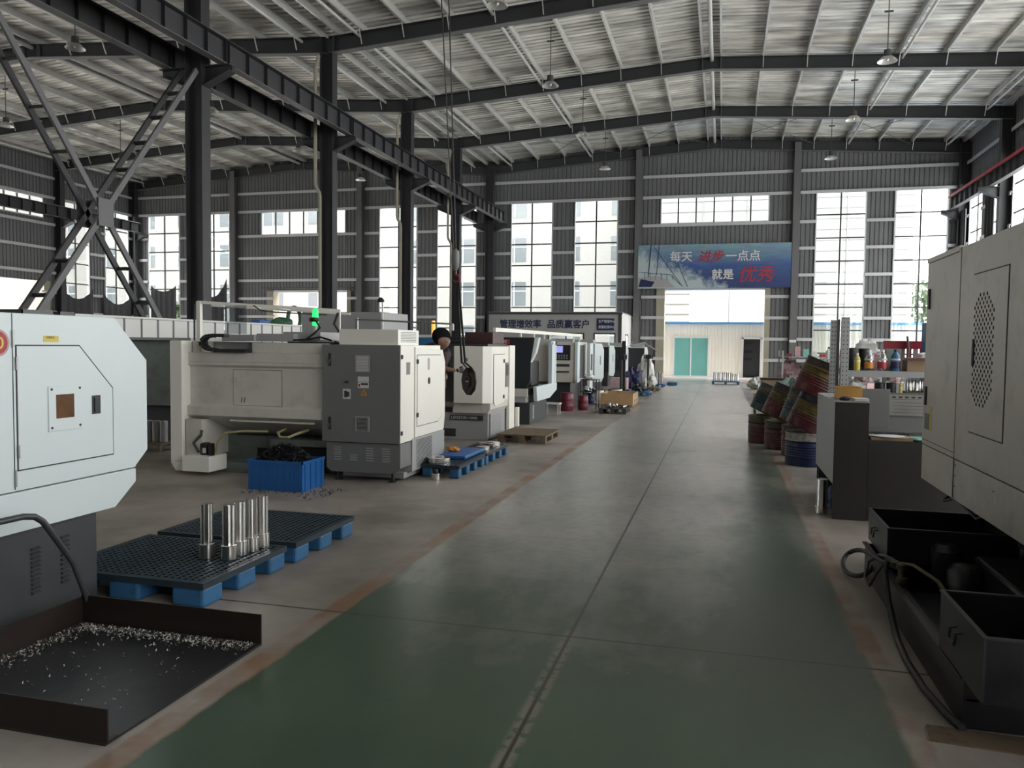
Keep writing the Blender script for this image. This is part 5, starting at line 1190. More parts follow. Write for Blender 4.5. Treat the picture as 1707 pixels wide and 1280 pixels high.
E_ = [(0,1),(1,2),(2,3),(3,4),(4,5),(5,6),(6,7),(3,8),(8,9),(9,10),(10,11),(3,12),(12,13),(13,14),(0,15),(15,16),(16,17),(17,18),(0,19),(19,20),(20,21),(21,22)]
Rr = [(.15,.12),(.14,.11),(.16,.12),(.15,.12),.075,.085,(.135,.125),(.10,.09),.062,.046,.036,.028,.062,.046,.036,.088,.062,.045,.04,.088,.062,.045,.04]
skin('body', V, E_, Rr, 'skin')
Vs = [(-4.31, 11.41, .98), (-4.30, 11.35, 1.14), (-4.20, 11.22, 1.34), (-4.10, 11.08, 1.44), (-4.05, 11.03, 1.52), (-3.97, 10.93, 1.40), (-3.935, 10.86, 1.32), (-3.915, 10.815, 1.27), (-4.10, 11.31, 1.41), (-4.12, 11.38, 1.29)]
skin('shirt', Vs, [(0,1),(1,2),(2,3),(3,4),(3,5),(5,6),(6,7),(3,8),(8,9)], [(.20,.17),(.22,.19),(.27,.23),(.27,.24),.16,.135,.105,.085,.12,.10], 'shirt')
Vt = [(-4.32, 11.42, .96), (-4.34, 11.32, .84), (-4.25, 11.27, .46), (-4.32, 11.27, .10), (-4.36, 11.54, .84), (-4.32, 11.57, .46), (-4.42, 11.57, .10)]
skin('trousers', Vt, [(0,1),(1,2),(2,3),(0,4),(4,5),(5,6)], [(.165,.13),.10,.075,.06,.10,.075,.06], 'jeans')
skin('hair', [(-4.01, 11.0, 1.64), (-3.965, 10.955, 1.70), (-3.895, 10.905, 1.715)], [(0,1),(1,2)], [.15,.175,.135], 'hair')
# gloved right hand: palm and five fingers closing on the strap
skin('right_hand', [(-3.68, 10.78, 1.21), (-3.635, 10.785, 1.225)], [(0,1)], [.030,.036], 'black', 2)
for i in range(4):
    z = 1.25-i*.020
    skin('finger', [(-3.63, 10.775, z), (-3.595, 10.765, z+.003), (-3.568, 10.785, z), (-3.58, 10.81, z-.003)], [(0,1),(1,2),(2,3)], [.0095,.009,.0085,.0075], 'black', 1)
skin('thumb', [(-3.64, 10.80, 1.25), (-3.61, 10.825, 1.27), (-3.585, 10.82, 1.275)], [(0,1),(1,2)], [.011,.010,.008], 'black', 1)
# face: nose, ears, eyes, mouth on a head bent towards the disc
skin('nose', [(-3.855, 10.865, 1.635), (-3.838, 10.85, 1.615)], [(0,1)], [.012,.014], 'skin', 1)
for (x, y) in ((-3.955, 10.835), (-3.905, 11.02)): skin('ear', [(x, y, 1.665), (x, y, 1.63)], [(0,1)], [.012,.010], 'skin', 1)
for (x, y) in ((-3.862, 10.832), (-3.825, 10.892)): MB().lathe([(0, -.010), (.008, 0), (0, .008)], (x, y, 1.655), 8).build('eye', 'hair', wk)
MB().bar((-3.87, 10.855, 1.59), (-3.85, 10.885, 1.59), .008, .006).build('mouth', 'redd', wk)
for (x, y) in ((-3.858, 10.84), (-3.828, 10.892)): MB().lathe([(.020, 0), (.023, 0), (.023, .003), (.020, .003)], (x, y, 1.655), 14, 'x', True).build('glasses_rim', 'steelp', wk)

# ================================================================== RIGHT SIDE OF THE AISLE
mr = thing('lathe_machine', 'large grey-ivory machine cabinet with perforated door filling the right edge', 'machine', (2.4, 4.8, 0))
RX = 1.5
MB().prism([(3.2, .88), (6.67, .88), (6.67, 2.27), (3.2, 2.27)], 'x', RX, 3.1).build('upper_cover', 'mR', mr, bevel=.006)
MB().prism([(3.2, .61), (6.67, .61), (6.67, .873), (3.2, .873)], 'x', RX+.004, 3.1).build('lower_cover', 'mR', mr, bevel=.004)
B(RX-.004, RX+.02, 5.83, 6.68, 2.25, 2.285).build('top_lip', 'mR', mr, bevel=.003)
B(RX-.0015, RX+.001, 5.79, 5.80, .62, 2.27).build('panel_seam', 'seam', mr); B(RX-.0015, RX+.001, 5.80, 6.66, .915, .919).build('panel_seam', 'seam', mr); B(RX-.0015, RX+.001, 5.84, 6.62, 2.243, 2.247).build('panel_seam', 'seam', mr)
B(RX-.002, RX, 4.868, 5.502, 1.085, 2.068).build('door_gap', 'seam', mr)
pd = B(RX-.005, RX, 4.876, 5.494, 1.093, 2.060).build('perforated_door', 'mR', mr)
m = MB(); rows = 27
for i in range(rows):
    z = 1.27+i*(1.93-1.27)/(rows-1); u = i/(rows-1)
    inset = max(0, .10-u)*.8 + max(0, u-.88)*.8
    for j in range(6):
        y = 5.09+.065*j+(.0325 if i % 2 else 0)
        if y < 5.08+inset or y > 5.46-inset: continue
        m.lathe([(.0125, 0), (.0125, .001)], (RX-.006, y, z), 8, 'x')
m.build('perforation', 'seam', pd)
B(RX-.014, RX-.004, 5.425, 5.452, 1.50, 1.665).build('door_handle', 'dgray', pd)
for (z, h_) in ((1.90, .15), (1.18, .14)): B(RX-.012, RX, 6.56, 6.60, z, z+h_).build('latch', 'dgray', mr)
B(RX-.002, RX, 6.46, 6.60, 1.0, 1.12).build('warning_label', 'gray', mr); B(RX-.003, RX-.0015, 6.40, 6.45, 1.0, 1.18).build('yellow_label', 'ylab', mr)
for (y, z) in ((5.76, .77), (5.76, .70), (5.76, .84), (5.0, .80)): MB().cyl((RX, y, z), .004, .006, 'x', 8).build('screw', 'seam', mr)
B(1.95, 3.0, 3.4, 6.5, 0, .61).build('machine_base', 'black', mr)
MB().tube([(RX+.1, 6.1, .62), (RX+.02, 6.05, .55), (RX+.05, 5.9, .60), (RX+.1, 5.6, .52), (RX+.05, 5.3, .6)], .012, 8).build('hanging_cable', 'black', mr, True)
tag(B(1.70, 2.6, 4.0, 4.6, 2.286, 2.33).build('roof_plate', 'oilyg'), 'dark plate lying on top of the large right-hand cabinet', 'plate')

tk = thing('coolant_tank', 'long black oily coolant tank on the floor at the right', 'tank', (1.45, 4.9, 0))
TX0, TX1, TY0, TY1, TH = 1.02, 1.92, 3.66, 6.05, .215
B(TX0, TX1, TY0, TY1, 0, .012).build('tank_floor', 'oily', tk)
for a in ((TX0, TX0+.012, TY0, TY1), (TX1-.012, TX1, TY0, TY1), (TX0+.012, TX1-.012, TY0, TY0+.012), (TX0+.012, TX1-.012, TY1-.012, TY1)): B(*a, .012, TH).build('tank_wall', 'oily', tk)
B(TX0-.02, TX0+.012, TY0-.01, TY1, TH, TH+.012).build('tank_rim', 'oilyg', tk); B(TX0+.03, TX0+.05, TY0+.3, 5.4, TH-.03, TH-.01).build('inner_rail', 'oilyg', tk); B(TX0+.012, TX1-.012, TY0, 5.2, .12, .13).build('tank_lid', 'oily', tk)
pm = MB().lathe([(.09, 0), (.10, .01), (.10, .16), (.07, .20), (.0, .21)], (1.42, 5.15, .13), 20).build('pump_motor', 'oily', tk, True)
MB().lathe([(.08, 0), (.085, .01), (.085, .22), (.05, .26), (.0, .26)], (1.38, 5.42, .13), 20).build('pump_motor', 'oily', tk, True)
B(1.5, 1.85, 4.4, 5.3, .13, .36).build('filter_box', 'oily', tk, bevel=.02)
MB().tube([(1.75, 4.55, .3), (1.72, 4.45, .36), (1.66, 4.35, .34), (1.64, 4.3, .26)], .03, 10).build('elbow_pipe', 'hose', tk, True)
MB().tube([(1.85, 6.0, .4), (1.8, 5.3, .42), (1.86, 4.6, .38), (1.84, 4.1, .42)], .03, 8).build('conduit', 'oilyg', tk, True)
def sludge_box(x0, x1, y0, y1, z0, z1, label, taper=.03):
    t = thing('chip_box', label, 'box', ((x0+x1)/2, (y0+y1)/2, z0)); w_ = .008
    B(x0, x1, y0, y1, z0, z0+w_).build('box_floor', 'oily', t)
    B(x0, x0+w_, y0, y1, z0+w_, z1).build('box_side', 'oilyg', t); B(x1-w_, x1, y0, y1, z0+w_, z1).build('box_side', 'oily', t)
    B(x0+w_, x1-w_, y0, y0+w_, z0+w_, z1).build('box_side', 'oily', t); B(x0+w_, x1-w_, y1-w_, y1, z0+w_, z1).build('box_side', 'oily', t)
    B(x0-.006, x0+.014, y0-.006, y1+.006, z1, z1+.008).box(x0+.014, x1, y0-.006, y0+.014, z1, z1+.008).box(x0+.014, x1, y1-.014, y1+.006, z1, z1+.008).build('rim', 'oilyg', t)
    ym = (y0+y1)/2
    MB().tube([(x0-.004, ym-.05, z1-.07), (x0-.03, ym-.05, z1-.075), (x0-.035, ym-.05, z1-.12), (x0-.035, ym+.03, z1-.12), (x0-.03, ym+.03, z1-.075), (x0-.004, ym+.03, z1-.07)], .006, 6).build('drop_handle', 'oilyg', t, True)
    return t
sludge_box(1.00, 1.75, 3.36, 3.98, .235, .49, 'open black sheet-steel box on the near end of the coolant tank')
sludge_box(1.05, 1.80, 5.46, 6.12, .235, .45, 'open black sheet-steel box on the far end of the coolant tank')
vb = thing('hose_valve', 'tarnished brass valve with black hoses clipped on the coolant tank rim', 'valve', (1.05, 5.05, .23))
MB().lathe([(.020, -.06), (.022, -.02), (.03, -.015), (.03, .01), (.022, .015), (.022, .06), (.033, .065), (.033, .09), (.015, .10)], (1.05, 5.02, .25), 14).build('valve_body', 'brass', vb, True)
MB().tube([(1.05, 5.02, .30), (1.0, 5.05, .34), (1.1, 4.98, .35), (1.2, 4.85, .30), (1.22, 4.7, .26)], .012, 8).build('valve_lever', 'brass', vb, True)
hs_ = thing('rubber_hose', 'black rubber hose hanging from the valve down to the floor along the tank', 'hose', (.97, 4.4, 0))
MB().tube([(1.04, 5.06, .335), (.99, 5.12, .33), (.975, 5.10, .26), (.975, 4.98, .13), (.975, 4.80, .04), (.96, 4.60, .018), (.945, 4.35, .018), (.95, 4.0, .018), (.985, 3.72, .018), (1.01, 3.62, .018)], .017, 10).build('hose', 'black', hs_, True)
hl = thing('hose_loop', 'looped black hose and cable over the far corner of the coolant tank', 'hose', (.95, 5.9, .1))
pts = []
for i in range(30):
    a = 2*PI*i/26+.8; pts.append((.965+.085*math.cos(a), 6.0+.30*math.sin(a), .03+.06*(1+math.cos(a))*.9))
MB().tube(pts, .017, 8).build('thick_loop', 'black', hl, True)
pts = [(1.1, 5.3, .27), (1.0, 5.28, .27), (.96, 5.30, .20), (.94, 5.38, .10), (.93, 5.48, .12), (.95, 5.5, .22), (1.0, 5.42, .29), (1.05, 5.3, .30), (1.08, 5.2, .28)]
MB().tube(pts, .011, 8).build('thin_loop', 'hose', hl, True)
MB().tube([(1.02, 5.25, .28), (1.0, 5.18, .30), (1.03, 5.10, .31), (1.08, 5.13, .29), (1.05, 5.2, .27), (1.0, 5.28, .28), (.97, 5.55, .26), (.96, 5.8, .22)], .011, 8).build('thin_loop', 'black', hl, True)
cbd = MB().prism([(.86, 3.50), (.88, 3.645), (1.9, 3.60), (1.9, 3.42)], 'z', 0, .006).build('floor_board', 'woodd'); tag(cbd, 'brown board on the floor at the near end of the black tank', 'board')
bp_ = thing('guard_post', 'grey guard post with a pale cap in the lower right corner', 'post', (1.17, 3.06, 0)); MB().lathe([(.09, 0), (.09, .30)], (1.17, 3.06, 0), 24).build('post_tube', 'gray', bp_, True); MB().lathe([(.105, 0), (.11, .01), (.11, .06), (.09, .075)], (1.17, 3.06, .30), 24).build('post_cap', 'm2', bp_, True)

# --- grey cabinet and desk
cbn = thing('steel_cabinet', 'tall dark grey steel cabinet end standing at the aisle, pale side panel', 'cabinet', (1.17, 8.6, 0))
B(1.03, 1.325, 7.88, 7.895, 0, 1.10).build('front_panel', 'brownp', cbn)
MB().prism([(7.895, .33), (9.28, .33), (9.28, 1.10), (7.895, 1.10)], 'x', 1.03, 1.045).build('side_panel', 'lgray', cbn)
B(1.045, 1.32, 7.9, 9.28, 1.06, 1.075).build('sunk_top', 'lgray', cbn); B(1.31, 1.325, 7.9, 9.28, 0, 1.10).build('inner_panel', 'dgray', cbn); B(1.045, 1.31, 9.265, 9.28, 0, 1.10).build('back_panel', 'dgray', cbn); B(1.03, 1.33, 7.875, 9.285, 1.10, 1.108).box(1.03, 1.33, 7.875, 9.285, 1.098, 1.1).build('top_edge', 'lgray', cbn)
for (x, y) in ((1.07, 9.2),): MB().bar((x, y, 0), (x, y, .33), .04).build('leg', 'dgray', cbn)
dk2 = thing('work_desk', 'low dark grey steel desk with papers beside the tall cabinet end', 'desk', (1.9, 8.4, 0))
B(1.33, 2.6, 7.895, 7.91, 0, .735).build('front_panel', 'brownp', dk2); B(1.33, 2.6, 7.9, 9.0, .735, .75).build('desk_top', 'oilyg', dk2); B(2.585, 2.6, 7.91, 9.0, 0, .735).build('side_panel', 'dgray', dk2); B(1.33, 2.6, 8.985, 9.0, 0, .735).build('back_panel', 'dgray', dk2)
tag(B(1.36, 1.72, 7.95, 8.25, .751, .775).build('paper_stack', 'card'), 'brown stack of folders at the near edge of the grey desk', 'papers')
tag(lump((1.52, 8.05, .776), (.15, .12, .008), 50, .2, 16).build('white_sheet', 'paper', smooth=True), 'white sheet of paper over the brown folders on the grey desk', 'paper')
tag(lump((1.80, 8.02, .751), (.14, .09, .018), 51, .3, 16).build('mint_bag', 'tealcloth', smooth=True), 'mint green plastic sheet on the grey desk beside the brown folders', 'sheet')
kb = thing('keyboard', 'dark keyboard lying towards the back of the grey desk', 'keyboard', (1.55, 8.5, .751)); B(1.40, 1.78, 8.42, 8.56, .751, .77).build('keyboard_body', 'black', kb, bevel=.004)
for r_ in range(3):
    for k in range(10): B(1.415+k*.036, 1.443+k*.036, 8.44+r_*.038, 8.468+r_*.038, .77, .775).build('key_cap', 'dgray', kb)
tag(B(1.38, 1.46, 8.30, 8.38, .751, .77).build('green_box', 'brass', bevel=.003), 'tiny olive box left of the keyboard', 'box')
tag(MB().bar((1.55, 8.25, .757), (1.9, 8.33, .757), .02, .01).build('steel_ruler', 'steelp'), 'steel ruler on the grey desk in front of the keyboard', 'ruler')
mo = thing('dark_sheet', 'dark grey sheet-metal screen standing on the back of the grey desk', 'panel', (1.5, 8.75, .75)); B(1.335, 1.66, 8.74, 8.755, .80, 1.19).build('sheet', 'gray', mo, bevel=.003); B(1.33, 1.68, 8.70, 8.80, .751, .80).build('foot', 'gray', mo)
nb = thing('notice_board', 'pale notice board with ruled printing right of the dark sheet', 'board', (1.82, 8.85, .75)); B(1.67, 2.1, 8.80, 8.81, .92, 1.13).build('board_sheet', 'steelp', nb); B(1.66, 2.12, 8.82, 8.83, .751, 1.15).build('board_back', 'gray', nb)
for i in range(5): B(1.69+.02*(i % 2), 2.05, 8.798, 8.80, .95+i*.034, .953+i*.034).build('ruled_line', 'seam', nb)
for i in range(6): B(1.69+i*.06, 1.725+i*.06, 8.798, 8.80, 1.10, 1.115).build('printed_word', 'seam', nb)
ob_ = thing('wooden_box', 'open orange-brown wooden box on top of the tall cabinet end', 'box', (1.19, 8.3, 1.108))
for a in ((1.09, 1.30, 8.12, 8.13), (1.09, 1.30, 8.44, 8.45), (1.09, 1.10, 8.13, 8.44), (1.29, 1.30, 8.13, 8.44)): B(*a, 1.118, 1.225).build('box_side', 'orange', ob_)
B(1.09, 1.30, 8.12, 8.45, 1.108, 1.118).build('box_floor', 'orange', ob_)
tag(B(1.20, 1.325, 7.90, 8.08, 1.109, 1.135).build('folded_paper', 'paper', bevel=.003), 'pale notepad at the front edge of the tall cabinet end', 'notepad')
tag(lump((1.13, 8.02, 1.109), (.05, .05, .018), 52, .3, 12).build('rag', 'navy', smooth=True), 'dark rag beside the notepad on the tall cabinet end', 'rag')
t = thing('steel_tube', 'polished steel tube standing on the floor at the foot of the tall cabinet end', 'tube', (.965, 8.12, 0)); MB().lathe([(.05, 0), (.062, .01), (.062, .07), (.055, .075), (.055, .335), (.045, .34)], (.965, 8.12, 0), 24).build('tube_body', 'chrome', t, True)
tag(lump((1.12, 8.4, 0), (.07, .12, .12), 53, .4, 14).build('black_sack', 'navy', smooth=True), 'crumpled black bag under the tall cabinet end', 'bag')

# --- shelving with bottles
sv = thing('slotted_shelving', 'grey slotted-angle shelving unit with two tall perforated uprights', 'shelf unit', (1.9, 9.9, 0))
def slot_post(x, y, z1, w_=.075):
    p = B(x, x+w_, y, y+.006, 0, z1).build('upright', 'lgray', sv); B(x, x+.006, y+.006, y+w_, 0, z1).build('upright_flange', 'lgray', p); m = MB()
    for i in range(int(z1/.05)):
        for k in (.25, .75): m.lathe([(.007, 0), (.007, .001)], (x+w_*k, y-.001, .04+i*.05), 8, 'y')
    m.build('slot_row', 'seam', p)
slot_post(1.205, 9.75, 1.92, .06); slot_post(1.315, 9.70, 1.95, .082); slot_post(2.75, 9.75, 1.4)
MB().tube([(1.29, 9.80, 0), (1.29, 9.80, 1.93)], .022, 10).build('round_upright', 'steelp', sv)
for z in (1.055, 1.345, .55): B(1.40, 2.82, 9.78, 10.2, z-.012, z).box(1.40, 2.82, 9.77, 9.78, z-.07, z).build('shelf_board', 'lgray', sv)
def bottle(x, y, z, r, h, body, cap, label, liquid=None, s_=1):
    t = thing('plastic_bottle', label, 'bottle', (x, y, z))
    MB().lathe([(r*.92, 0), (r, .008), (r, h*.62), (r*.85, h*.74), (r*.4, h*.86), (r*.36, h*.90)], (x, y, z), 20).build('bottle_body', body, t, True)
    MB().lathe([(r*.42, h*.90), (r*.42, h), (r*.3, h+.002)], (x, y, z), 14).build('cap', cap, t, True)
    if liquid: MB().lathe([(r*1.01, h*.12), (r*1.02, h*.13), (r*1.02, h*.42), (r*1.01, h*.43)], (x, y, z), 20).build('label', liquid, t, True)
    MB().lathe([(r*1.005, h*.5), (r*1.015, h*.51), (r*1.015, h*.58), (r*1.005, h*.59)], (x, y, z), 20).build('label_band', 'paper', t, True); return t
bottle(1.505, 9.83, 1.345, .035, .20, 'ylab', 'white', 'yellow bottle on the slotted shelving, leftmost')
bottle(1.635, 9.85, 1.345, .048, .235, 'clear', 'white', 'clear bottle with orange label, left one of two on the shelving', 'orl')
bottle(1.775, 9.85, 1.345, .050, .24, 'clear', 'white', 'clear bottle with red-orange label, right one of two on the shelving', 'red')
bottle(1.915, 9.86, 1.345, .050, .245, 'bluec', 'navy', 'blue bottle on the slotted shelving', 'navy')
t = thing('black_canister', 'tall black canister at the left end of the upper shelf', 'canister', (1.46, 10.0, 1.345)); MB().lathe([(.075, 0), (.08, .01), (.08, .255), (.07, .26)], (1.47, 10.02, 1.345), 24).build('canister_body', 'black', t, True)
t = thing('black_canister', 'second tall black canister on the upper shelf, right of the first', 'canister', (1.6, 10.08, 1.345)); MB().lathe([(.055, 0), (.06, .01), (.06, .25), (.05, .255)], (1.61, 10.08, 1.345), 24).build('canister_body', 'black', t, True)
tag(B(1.68, 1.80, 10.05, 10.18, 1.346, 1.50).build('picture_box', 'bagp', bevel=.004), 'small mauve box behind the clear bottles', 'box')
tag(B(1.85, 2.02, 10.1, 10.19, 1.346, 1.60).build('olive_box', 'ggreen', bevel=.004), 'tall grey-green box behind the blue bottle', 'box')
tag(lump((1.66, 10.15, 1.50), (.12, .05, .10), 60, .5, 14).build('yellow_bits', 'bagw', smooth=True), 'pale crumpled bag peeking above the clear bottles', 'bag')
ctn = thing('brown_carton', 'open brown cardboard carton at the right of the upper shelf', 'carton', (2.2, 9.95, 1.345)); B(2.03, 2.32, 9.82, 10.1, 1.346, 1.47).build('carton_body', 'card', ctn, bevel=.004)
MB().prism([(9.82, 1.47), (9.70, 1.50), (9.70, 1.506), (9.82, 1.478)], 'x', 1.98, 2.32).build('carton_flap', 'bagp', ctn)
tag(lump((2.24, 9.95, 1.479), (.10, .08, .04), 61, .3, 12).build('plastic_bag', 'bagw', smooth=True), 'pale plastic bag on the brown cardboard carton', 'bag')
tag(MB().tube([(1.44, 9.86, 1.357), (1.55, 9.82, 1.357)], .012, 8).tube([(1.42, 9.90, 1.357), (1.60, 9.95, 1.37)], .012, 8).build('cable_bundle', 'black', smooth=True), 'black cable ends at the left of the upper shelf', 'cable')
tag(lump((1.50, 9.92, 1.056), (.11, .10, .085), 62, .25, 16).build('white_bundle', 'bagw', smooth=True), 'white cloth bundle on the lower shelf, left end', 'cloth')
tag(lump((1.62, 9.83, 1.056), (.09, .05, .035), 63, .4, 14).build('black_glove', 'black', smooth=True), 'black gloves on the lower shelf, right of the white bundle', 'gloves')
for i, x in enumerate((1.76, 1.885)): tag(MB().lathe([(.052, 0), (.055, .01), (.055, .15), (.05, .155)], (x, 9.88, 1.056), 20).build('black_roll', 'black', smooth=True), ('black drum-shaped roll on the lower shelf, left one', 'black drum-shaped roll on the lower shelf, right one')[i], 'roll')
bottle(1.975, 9.84, 1.056, .018, .18, 'ylab', 'ylab', 'slim yellow bottle on the lower shelf beside the black rolls')
bn_ = thing('olive_bin', 'dark olive shallow bin on the lower shelf holding bright tubes', 'bin', (2.2, 9.9, 1.056))
for a in ((2.02, 2.40, 9.80, 9.81), (2.02, 2.40, 10.02, 10.03), (2.02, 2.03, 9.81, 10.02), (2.39, 2.40, 9.81, 10.02)): B(*a, 1.066, 1.12).build('bin_side', 'brass', bn_)
B(2.02, 2.40, 9.80, 10.03, 1.056, 1.066).build('bin_floor', 'brass', bn_)
for i in range(11): tag(MB().lathe([(.010, 0), (.012, .004), (.012, .18), (.009, .185)], (2.045+i*.033, 9.87+.05*(i % 2), 1.067), 10).build('bright_tube', 'chrome' if i % 3 else 'steelp', smooth=True), 'thin bright tube standing in the olive bin on the lower shelf', 'tube', 'bright tubes in the olive bin')
cu_ = thing('red_curtain', 'pleated dark red and pink strip curtain behind the bottles', 'curtain', (2.3, 10.8, 0))
B(1.98, 3.2, 10.90, 10.94, 1.60, 1.70).build('curtain_head', 'red', cu_); 
for i in range(16): B(2.02+i*.075, 2.075+i*.075, 10.91, 10.93, 1.30, 1.60).build('curtain_strip', ('bagp', 'redd')[i % 2], cu_)
MB().bar((2.0, 10.95, 0), (2.0, 10.95, 1.7), .04).build('curtain_post', 'gray', cu_); MB().bar((3.15, 10.95, 0), (3.15, 10.95, 1.7), .04).build('curtain_post', 'gray', cu_)
for x in (2.25, 2.50): MB().tube([(x, 10.88, 1.45), (x+.01, 10.88, 1.60), (x-.01, 10.88, 1.76)], .015, 6).build('hanging_chain', 'gray', cu_, True)
t = thing('blue_case', 'upright dark blue case beside the right machine corner', 'case', (2.55, 10.6, 0)); B(2.36, 2.55, 10.5, 10.7, 0, 1.92).build('case_body', 'bluec', t, bevel=.01)

# --- cut oil drums
DW = (.45, .43, .38)
MT['dr_blue'] = banded('drum_blue', [(0, (.008, .018, .09)), (.34, (.42, .40, .34)), (.5, (.3, .28, .22))], wob=.012)
MT['dr_red'] = banded('drum_red', [(0, (.09, .010, .014)), (.34, (.05, .04, .02)), (.42, (.09, .08, .03))], wob=.03)
MT['dr_redy'] = banded('drum_red_yellow', [(0, (.11, .012, .016)), (.24, (.12, .075, .012)), (.38, (.04, .028, .022))], wob=.04)
MT['dr_bluey'] = banded('drum_red_yellow_blue', [(0, (.09, .010, .018)), (.20, (.13, .09, .02)), (.38, (.008, .012, .04))], wob=.04)
MT['dr_teal'] = banded('drum_teal', [(0, (.012, .05, .055)), (.30, (.10, .09, .07)), (.40, (.05, .045, .04))], wob=.05)
def drum(name, label, mat, r, h, loc, tilt=0, rz=0):
    t = thing(name, label, 'drum', (0, 0, 0)); w_ = .012
    pr = [(r-.01, 0), (r, .01), (r, h*.22)]
    k = 5
    for i in range(k): z = h*.26+i*h*.075; pr += [(r, z), (r+.008, z+h*.02), (r, z+h*.045)]
    pr += [(r, h*.72), (r+.012, h*.75), (r, h*.78), (r, h-.02), (r+.008, h-.012), (r+.008, h), (r-w_, h), (r-w_, .02), (0.0001, .02), (.0001, .0)]
    m = MB().lathe(pr[:-2], (0, 0, 0), 36); m.f = m.f[:-2]
    m.add([((r-w_)*math.cos(2*PI*j/36), (r-w_)*math.sin(2*PI*j/36), .02) for j in range(36)], [tuple(range(36))]); m.add([((r-.01)*math.cos(2*PI*j/36), (r-.01)*math.sin(2*PI*j/36), .0) for j in range(36)], [tuple(range(36))])
    m.build('drum_shell', mat, t, True)
    t.location = loc; t.rotation_euler = (0, tilt, rz); return t
TL = math.radians(24)
drum('oil_drum', 'cut-down blue drum with a dripped white band, standing nearest by the cabinet', 'dr_blue', .29, .45, (1.165, 11.5, 0))
drum('oil_drum', 'standing dark red cut-down drum left of the blue drum', 'dr_red', .28, .44, (.965, 13.2, 0))
drum('oil_drum', 'standing dark red cut-down drum farthest from the camera, blackened rim', 'dr_red', .28, .46, (.74, 13.95, 0))
drum('oil_drum', 'standing dark red drum hidden between the blue and red drums', 'dr_red', .27, .45, (1.16, 12.45, 0))
drum('oil_drum', 'tilted red and yellow drum with dark blue rim leaning in the blue drum', 'dr_bluey', .275, .50, (1.125, 11.5, .475), TL)
drum('oil_drum', 'topmost tilted red and yellow drum of the leaning stack', 'dr_redy', .275, .48, (1.20, 11.5, .95), TL)
drum('oil_drum', 'tilted dark red drum with olive rim leaning left of the tall stack', 'dr_redy', .27, .52, (.87, 13.1, .49), TL)
drum('oil_drum', 'tilted dark teal drum, leftmost of the leaning ones', 'dr_teal', .27, .46, (.72, 13.9, .50), TL)
drum('oil_drum', 'tilted dark drum half hidden behind the tall leaning stack', 'dr_teal', .26, .58, (1.09, 12.4, .48), TL*.8)

# --- clutter beyond the drums
def cart(x, y, w, l, h, label, mat='orange'):
    t = thing('hand_cart', label, 'cart', (x, y, 0)); B(x-w/2, x+w/2, y-l/2, y+l/2, h-.25, h).build('cart_box', mat, t, bevel=.01); B(x-w/2, x+w/2, y-l/2, y+l/2, .18, .22).build('cart_shelf', 'steelp', t)
    for a in (-1, 1):
        for b_ in (-1, 1): MB().bar((x+a*(w/2-.03), y+b_*(l/2-.03), .08), (x+a*(w/2-.03), y+b_*(l/2-.03), h-.25), .03).build('cart_leg', 'steelp', t); MB().cyl((x+a*(w/2-.03)-.02, y+b_*(l/2-.03), .05), .05, .04, 'x', 12).build('wheel', 'black', t)
    return t
cart(.95, 20.0, .36, .5, .50, 'small orange cart by the aisle just past the drums')
t = thing('plywood_box', 'tall brown box with dark lid standing behind the drums by the aisle', 'box', (1.55, 26, 0)); B(1.2, 1.85, 25.7, 26.3, 0, .60).build('box_body', 'card', t, bevel=.01); B(1.17, 1.88, 25.67, 26.33, .60, .65).build('box_lid', 'oily', t)
mats = ['bagw', 'bagp', 'bagg', 'bagw', 'bagw', 'bagp', 'bagg', 'bagw', 'redd', 'bagw']
sp3 = [(1.6, 22.3, 0, .35, .30, .20, 'bagw', 'white crumpled sack low beside the aisle behind the drums'), (2.0, 25.1, 0, .42, .3, .33, 'bagg', 'grey-green bag heap low behind the leaning drums'), (2.25, 28.5, .5, .33, .36, .33, 'bagp', 'pink plastic sack on the rack left of the green-grey sack'),
       (2.88, 28.5, .5, .24, .36, .36, 'bagg', 'tall green-grey sack on the far rack'), (3.36, 28.5, .5, .20, .33, .33, 'bagw', 'silver plastic sack on the far rack right of the green-grey one'), (3.9, 27.5, .5, .35, .35, .36, 'bagw', 'pale sack on the far rack behind the topmost drum'),
       (2.6, 24.8, 0, .4, .4, .4, 'bagw', 'white torn paper heap below the far rack'), (3.2, 22.4, 0, .4, .4, .62, 'bagw', 'white sack heap straight behind the leaning drums'), (3.1, 19.5, 0, .35, .35, .75, 'bagp', 'pinkish carton heap behind the topmost drum'), (1.3, 31.5, 0, .3, .35, .22, 'bagw', 'white bag on the floor near the dark doorway')]
for i, (x, y, z, a, b_, c, mt, lb) in enumerate(sp3): tag(lump((x, y, z+.001), (a, b_, c), 70+i, .38, 22).build('plastic_sack', mt, smooth=True), lb, 'sack')
rk2 = thing('storage_rack', 'grey storage rack with sacks along the right of the far aisle', 'rack', (3.4, 28, 0))
for z in (.48, 1.28): B(1.9, 5.2, 27.2, 29.0, z, z+.02).build('rack_shelf', 'lgray', rk2)
for x in (1.92, 3.5, 5.15):
    for y in (27.22, 28.97): MB().bar((x, y, 0), (x, y, 1.5), .05).build('rack_post', 'lgray', rk2)
for i in range(12):
    x = 2.05+i*.26; tag(B(x, x+.17, 27.5, 27.8, 1.301, 1.40+.08*((i*7) % 4)).build('shelf_carton', ('redd', 'bagp', 'tealcloth', 'bagw', 'red', 'green')[i % 6], bevel=.005), ('%s carton on the top of the far storage rack, number %s from the left' % (('dark red', 'pink', 'mint', 'white', 'red', 'green')[i % 6], ('one', 'two', 'three', 'four', 'five', 'six', 'seven', 'eight', 'nine', 'ten', 'eleven', 'twelve')[i])), 'carton')
rk3 = thing('storage_rack', 'nearer storage rack with bottles between the drums and the slotted uprights', 'rack', (3.1, 17.5, 0))
